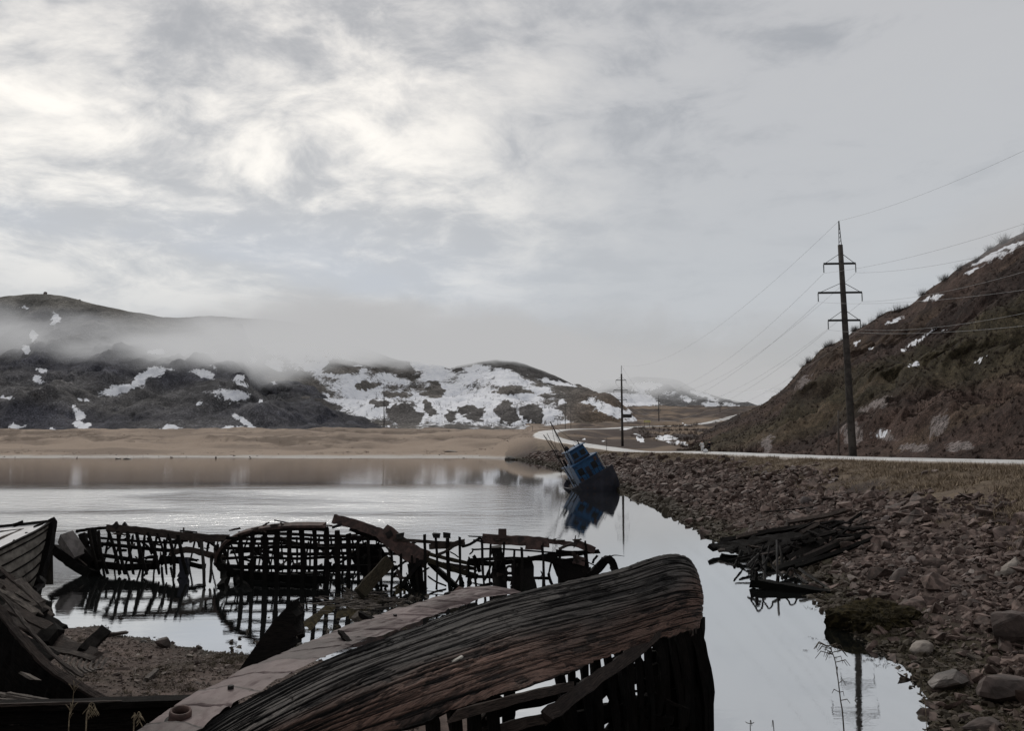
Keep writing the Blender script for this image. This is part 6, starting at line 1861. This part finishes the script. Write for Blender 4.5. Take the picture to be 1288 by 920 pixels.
# thicket at the foot of the hill behind the road
n = 900
Xt = R2.uniform(38, 75, n); Yt = R2.uniform(95, 240, n)
Xt = np.concatenate([Xt, R2.uniform(42, 130, 1600)]); Yt = np.concatenate([Yt, R2.uniform(225, 430, 1600)])
k = ((Xt / Yt > .23) | ((Yt > 225) & (Xt / Yt > .15))) & (Xt > 38) & (fbm(Xt * .05, Yt * .05, 3, 551) > -.25)
k &= np.array([((ctr[:, 0] - a_) ** 2 + (ctr[:, 1] - b_) ** 2).min() > 60 for a_, b_ in zip(Xt, Yt)])
Xt, Yt = Xt[k], Yt[k]
me = twigs(np.stack([Xt, Yt, ground_z(Xt, Yt)], 1), R2.uniform(.6, 2.2, len(Xt)), 18, 5, ((.022, .016, .014), (.07, .05, .043)), 'thicket', '')
tag(link('thicket', me, BLADE), 'leafless thicket between the road and the right hill', kind='stuff')

# ------------------------------------------------------------------ dry stalks close to the viewer
STRAW = speckle('straw', (.10, .08, .055), (.24, .195, .13), 30, .85, .2, .001)
STRAW_D = speckle('dark_straw', (.035, .028, .022), (.09, .072, .055), 30, .85, .2, .001)


def stalk(pts, Y, r, mat, label, br=20, L=.05, droop=True, seed=1, up=.3):
    q = [P(px, py, Y) for px, py in pts]
    b = q[0].copy(); g = gz(b.x, b.y)
    q = [Vector((b.x + .02, b.y, min(g, b.z - .05)))] + q
    c_ = [Vector(a) for a in crom(q, 24)]
    rn = random.Random(seed)
    mb = MB(); mb.tube(c_, [r * (1 - .7 * k / 23) for k in range(24)], 5)
    for k in range(br):
        i_ = rn.randint(9, 23); p = c_[i_]; a = rn.uniform(0, 6.28); l_ = L * rn.uniform(.5, 1.2)
        e = p + Vector((math.cos(a) * l_, math.sin(a) * l_ * .6, l_ * up))
        e2_ = e + Vector((math.cos(a) * l_ * .5, 0, -l_ * (.6 if droop else -.3)))
        mb.tube([p, e, e2_], [r * .4, r * .55, r * .25], 4)
    return tag(mb.build('dry_stalk', mat, None, True), label, 'plant')


stalk([(1062, 930), (1057, 880), (1051, 835), (1045, 818), (1041, 813)], 4.2, .0045, STRAW_D, 'tall dry stalk with curled side twigs over the water at right', 34, .055, True, 2)
stalk([(1166, 925), (1163, 880), (1158, 845)], 5.0, .003, STRAW, 'thin pale stalk at the right shore', 8, .03, False, 3)
stalk([(86, 925), (90, 895), (93, 868)], 5.5, .0045, STRAW, 'pale dry stalk at bottom left, leftmost of three', 16, .028, False, 4, 1.6)
stalk([(108, 925), (110, 900), (113, 886), (119, 887), (118, 896)], 5.2, .005, STRAW, 'bent pale dry stalk at bottom left, middle one of three', 22, .025, True, 5, -1.2)
stalk([(168, 925), (171, 905), (175, 896), (176, 910)], 5.2, .005, STRAW, 'drooping straw tuft at bottom left, rightmost of three', 20, .025, True, 6, -1.2)
stalk([(944, 930), (946, 914)], 4.6, .004, STRAW_D, 'stalk tip at the bottom edge right of the big hull, left one', 3, .02, False, 7)
stalk([(974, 930), (971, 915)], 4.6, .004, STRAW_D, 'stalk tip at the bottom edge right of the big hull, right one', 3, .02, False, 8)
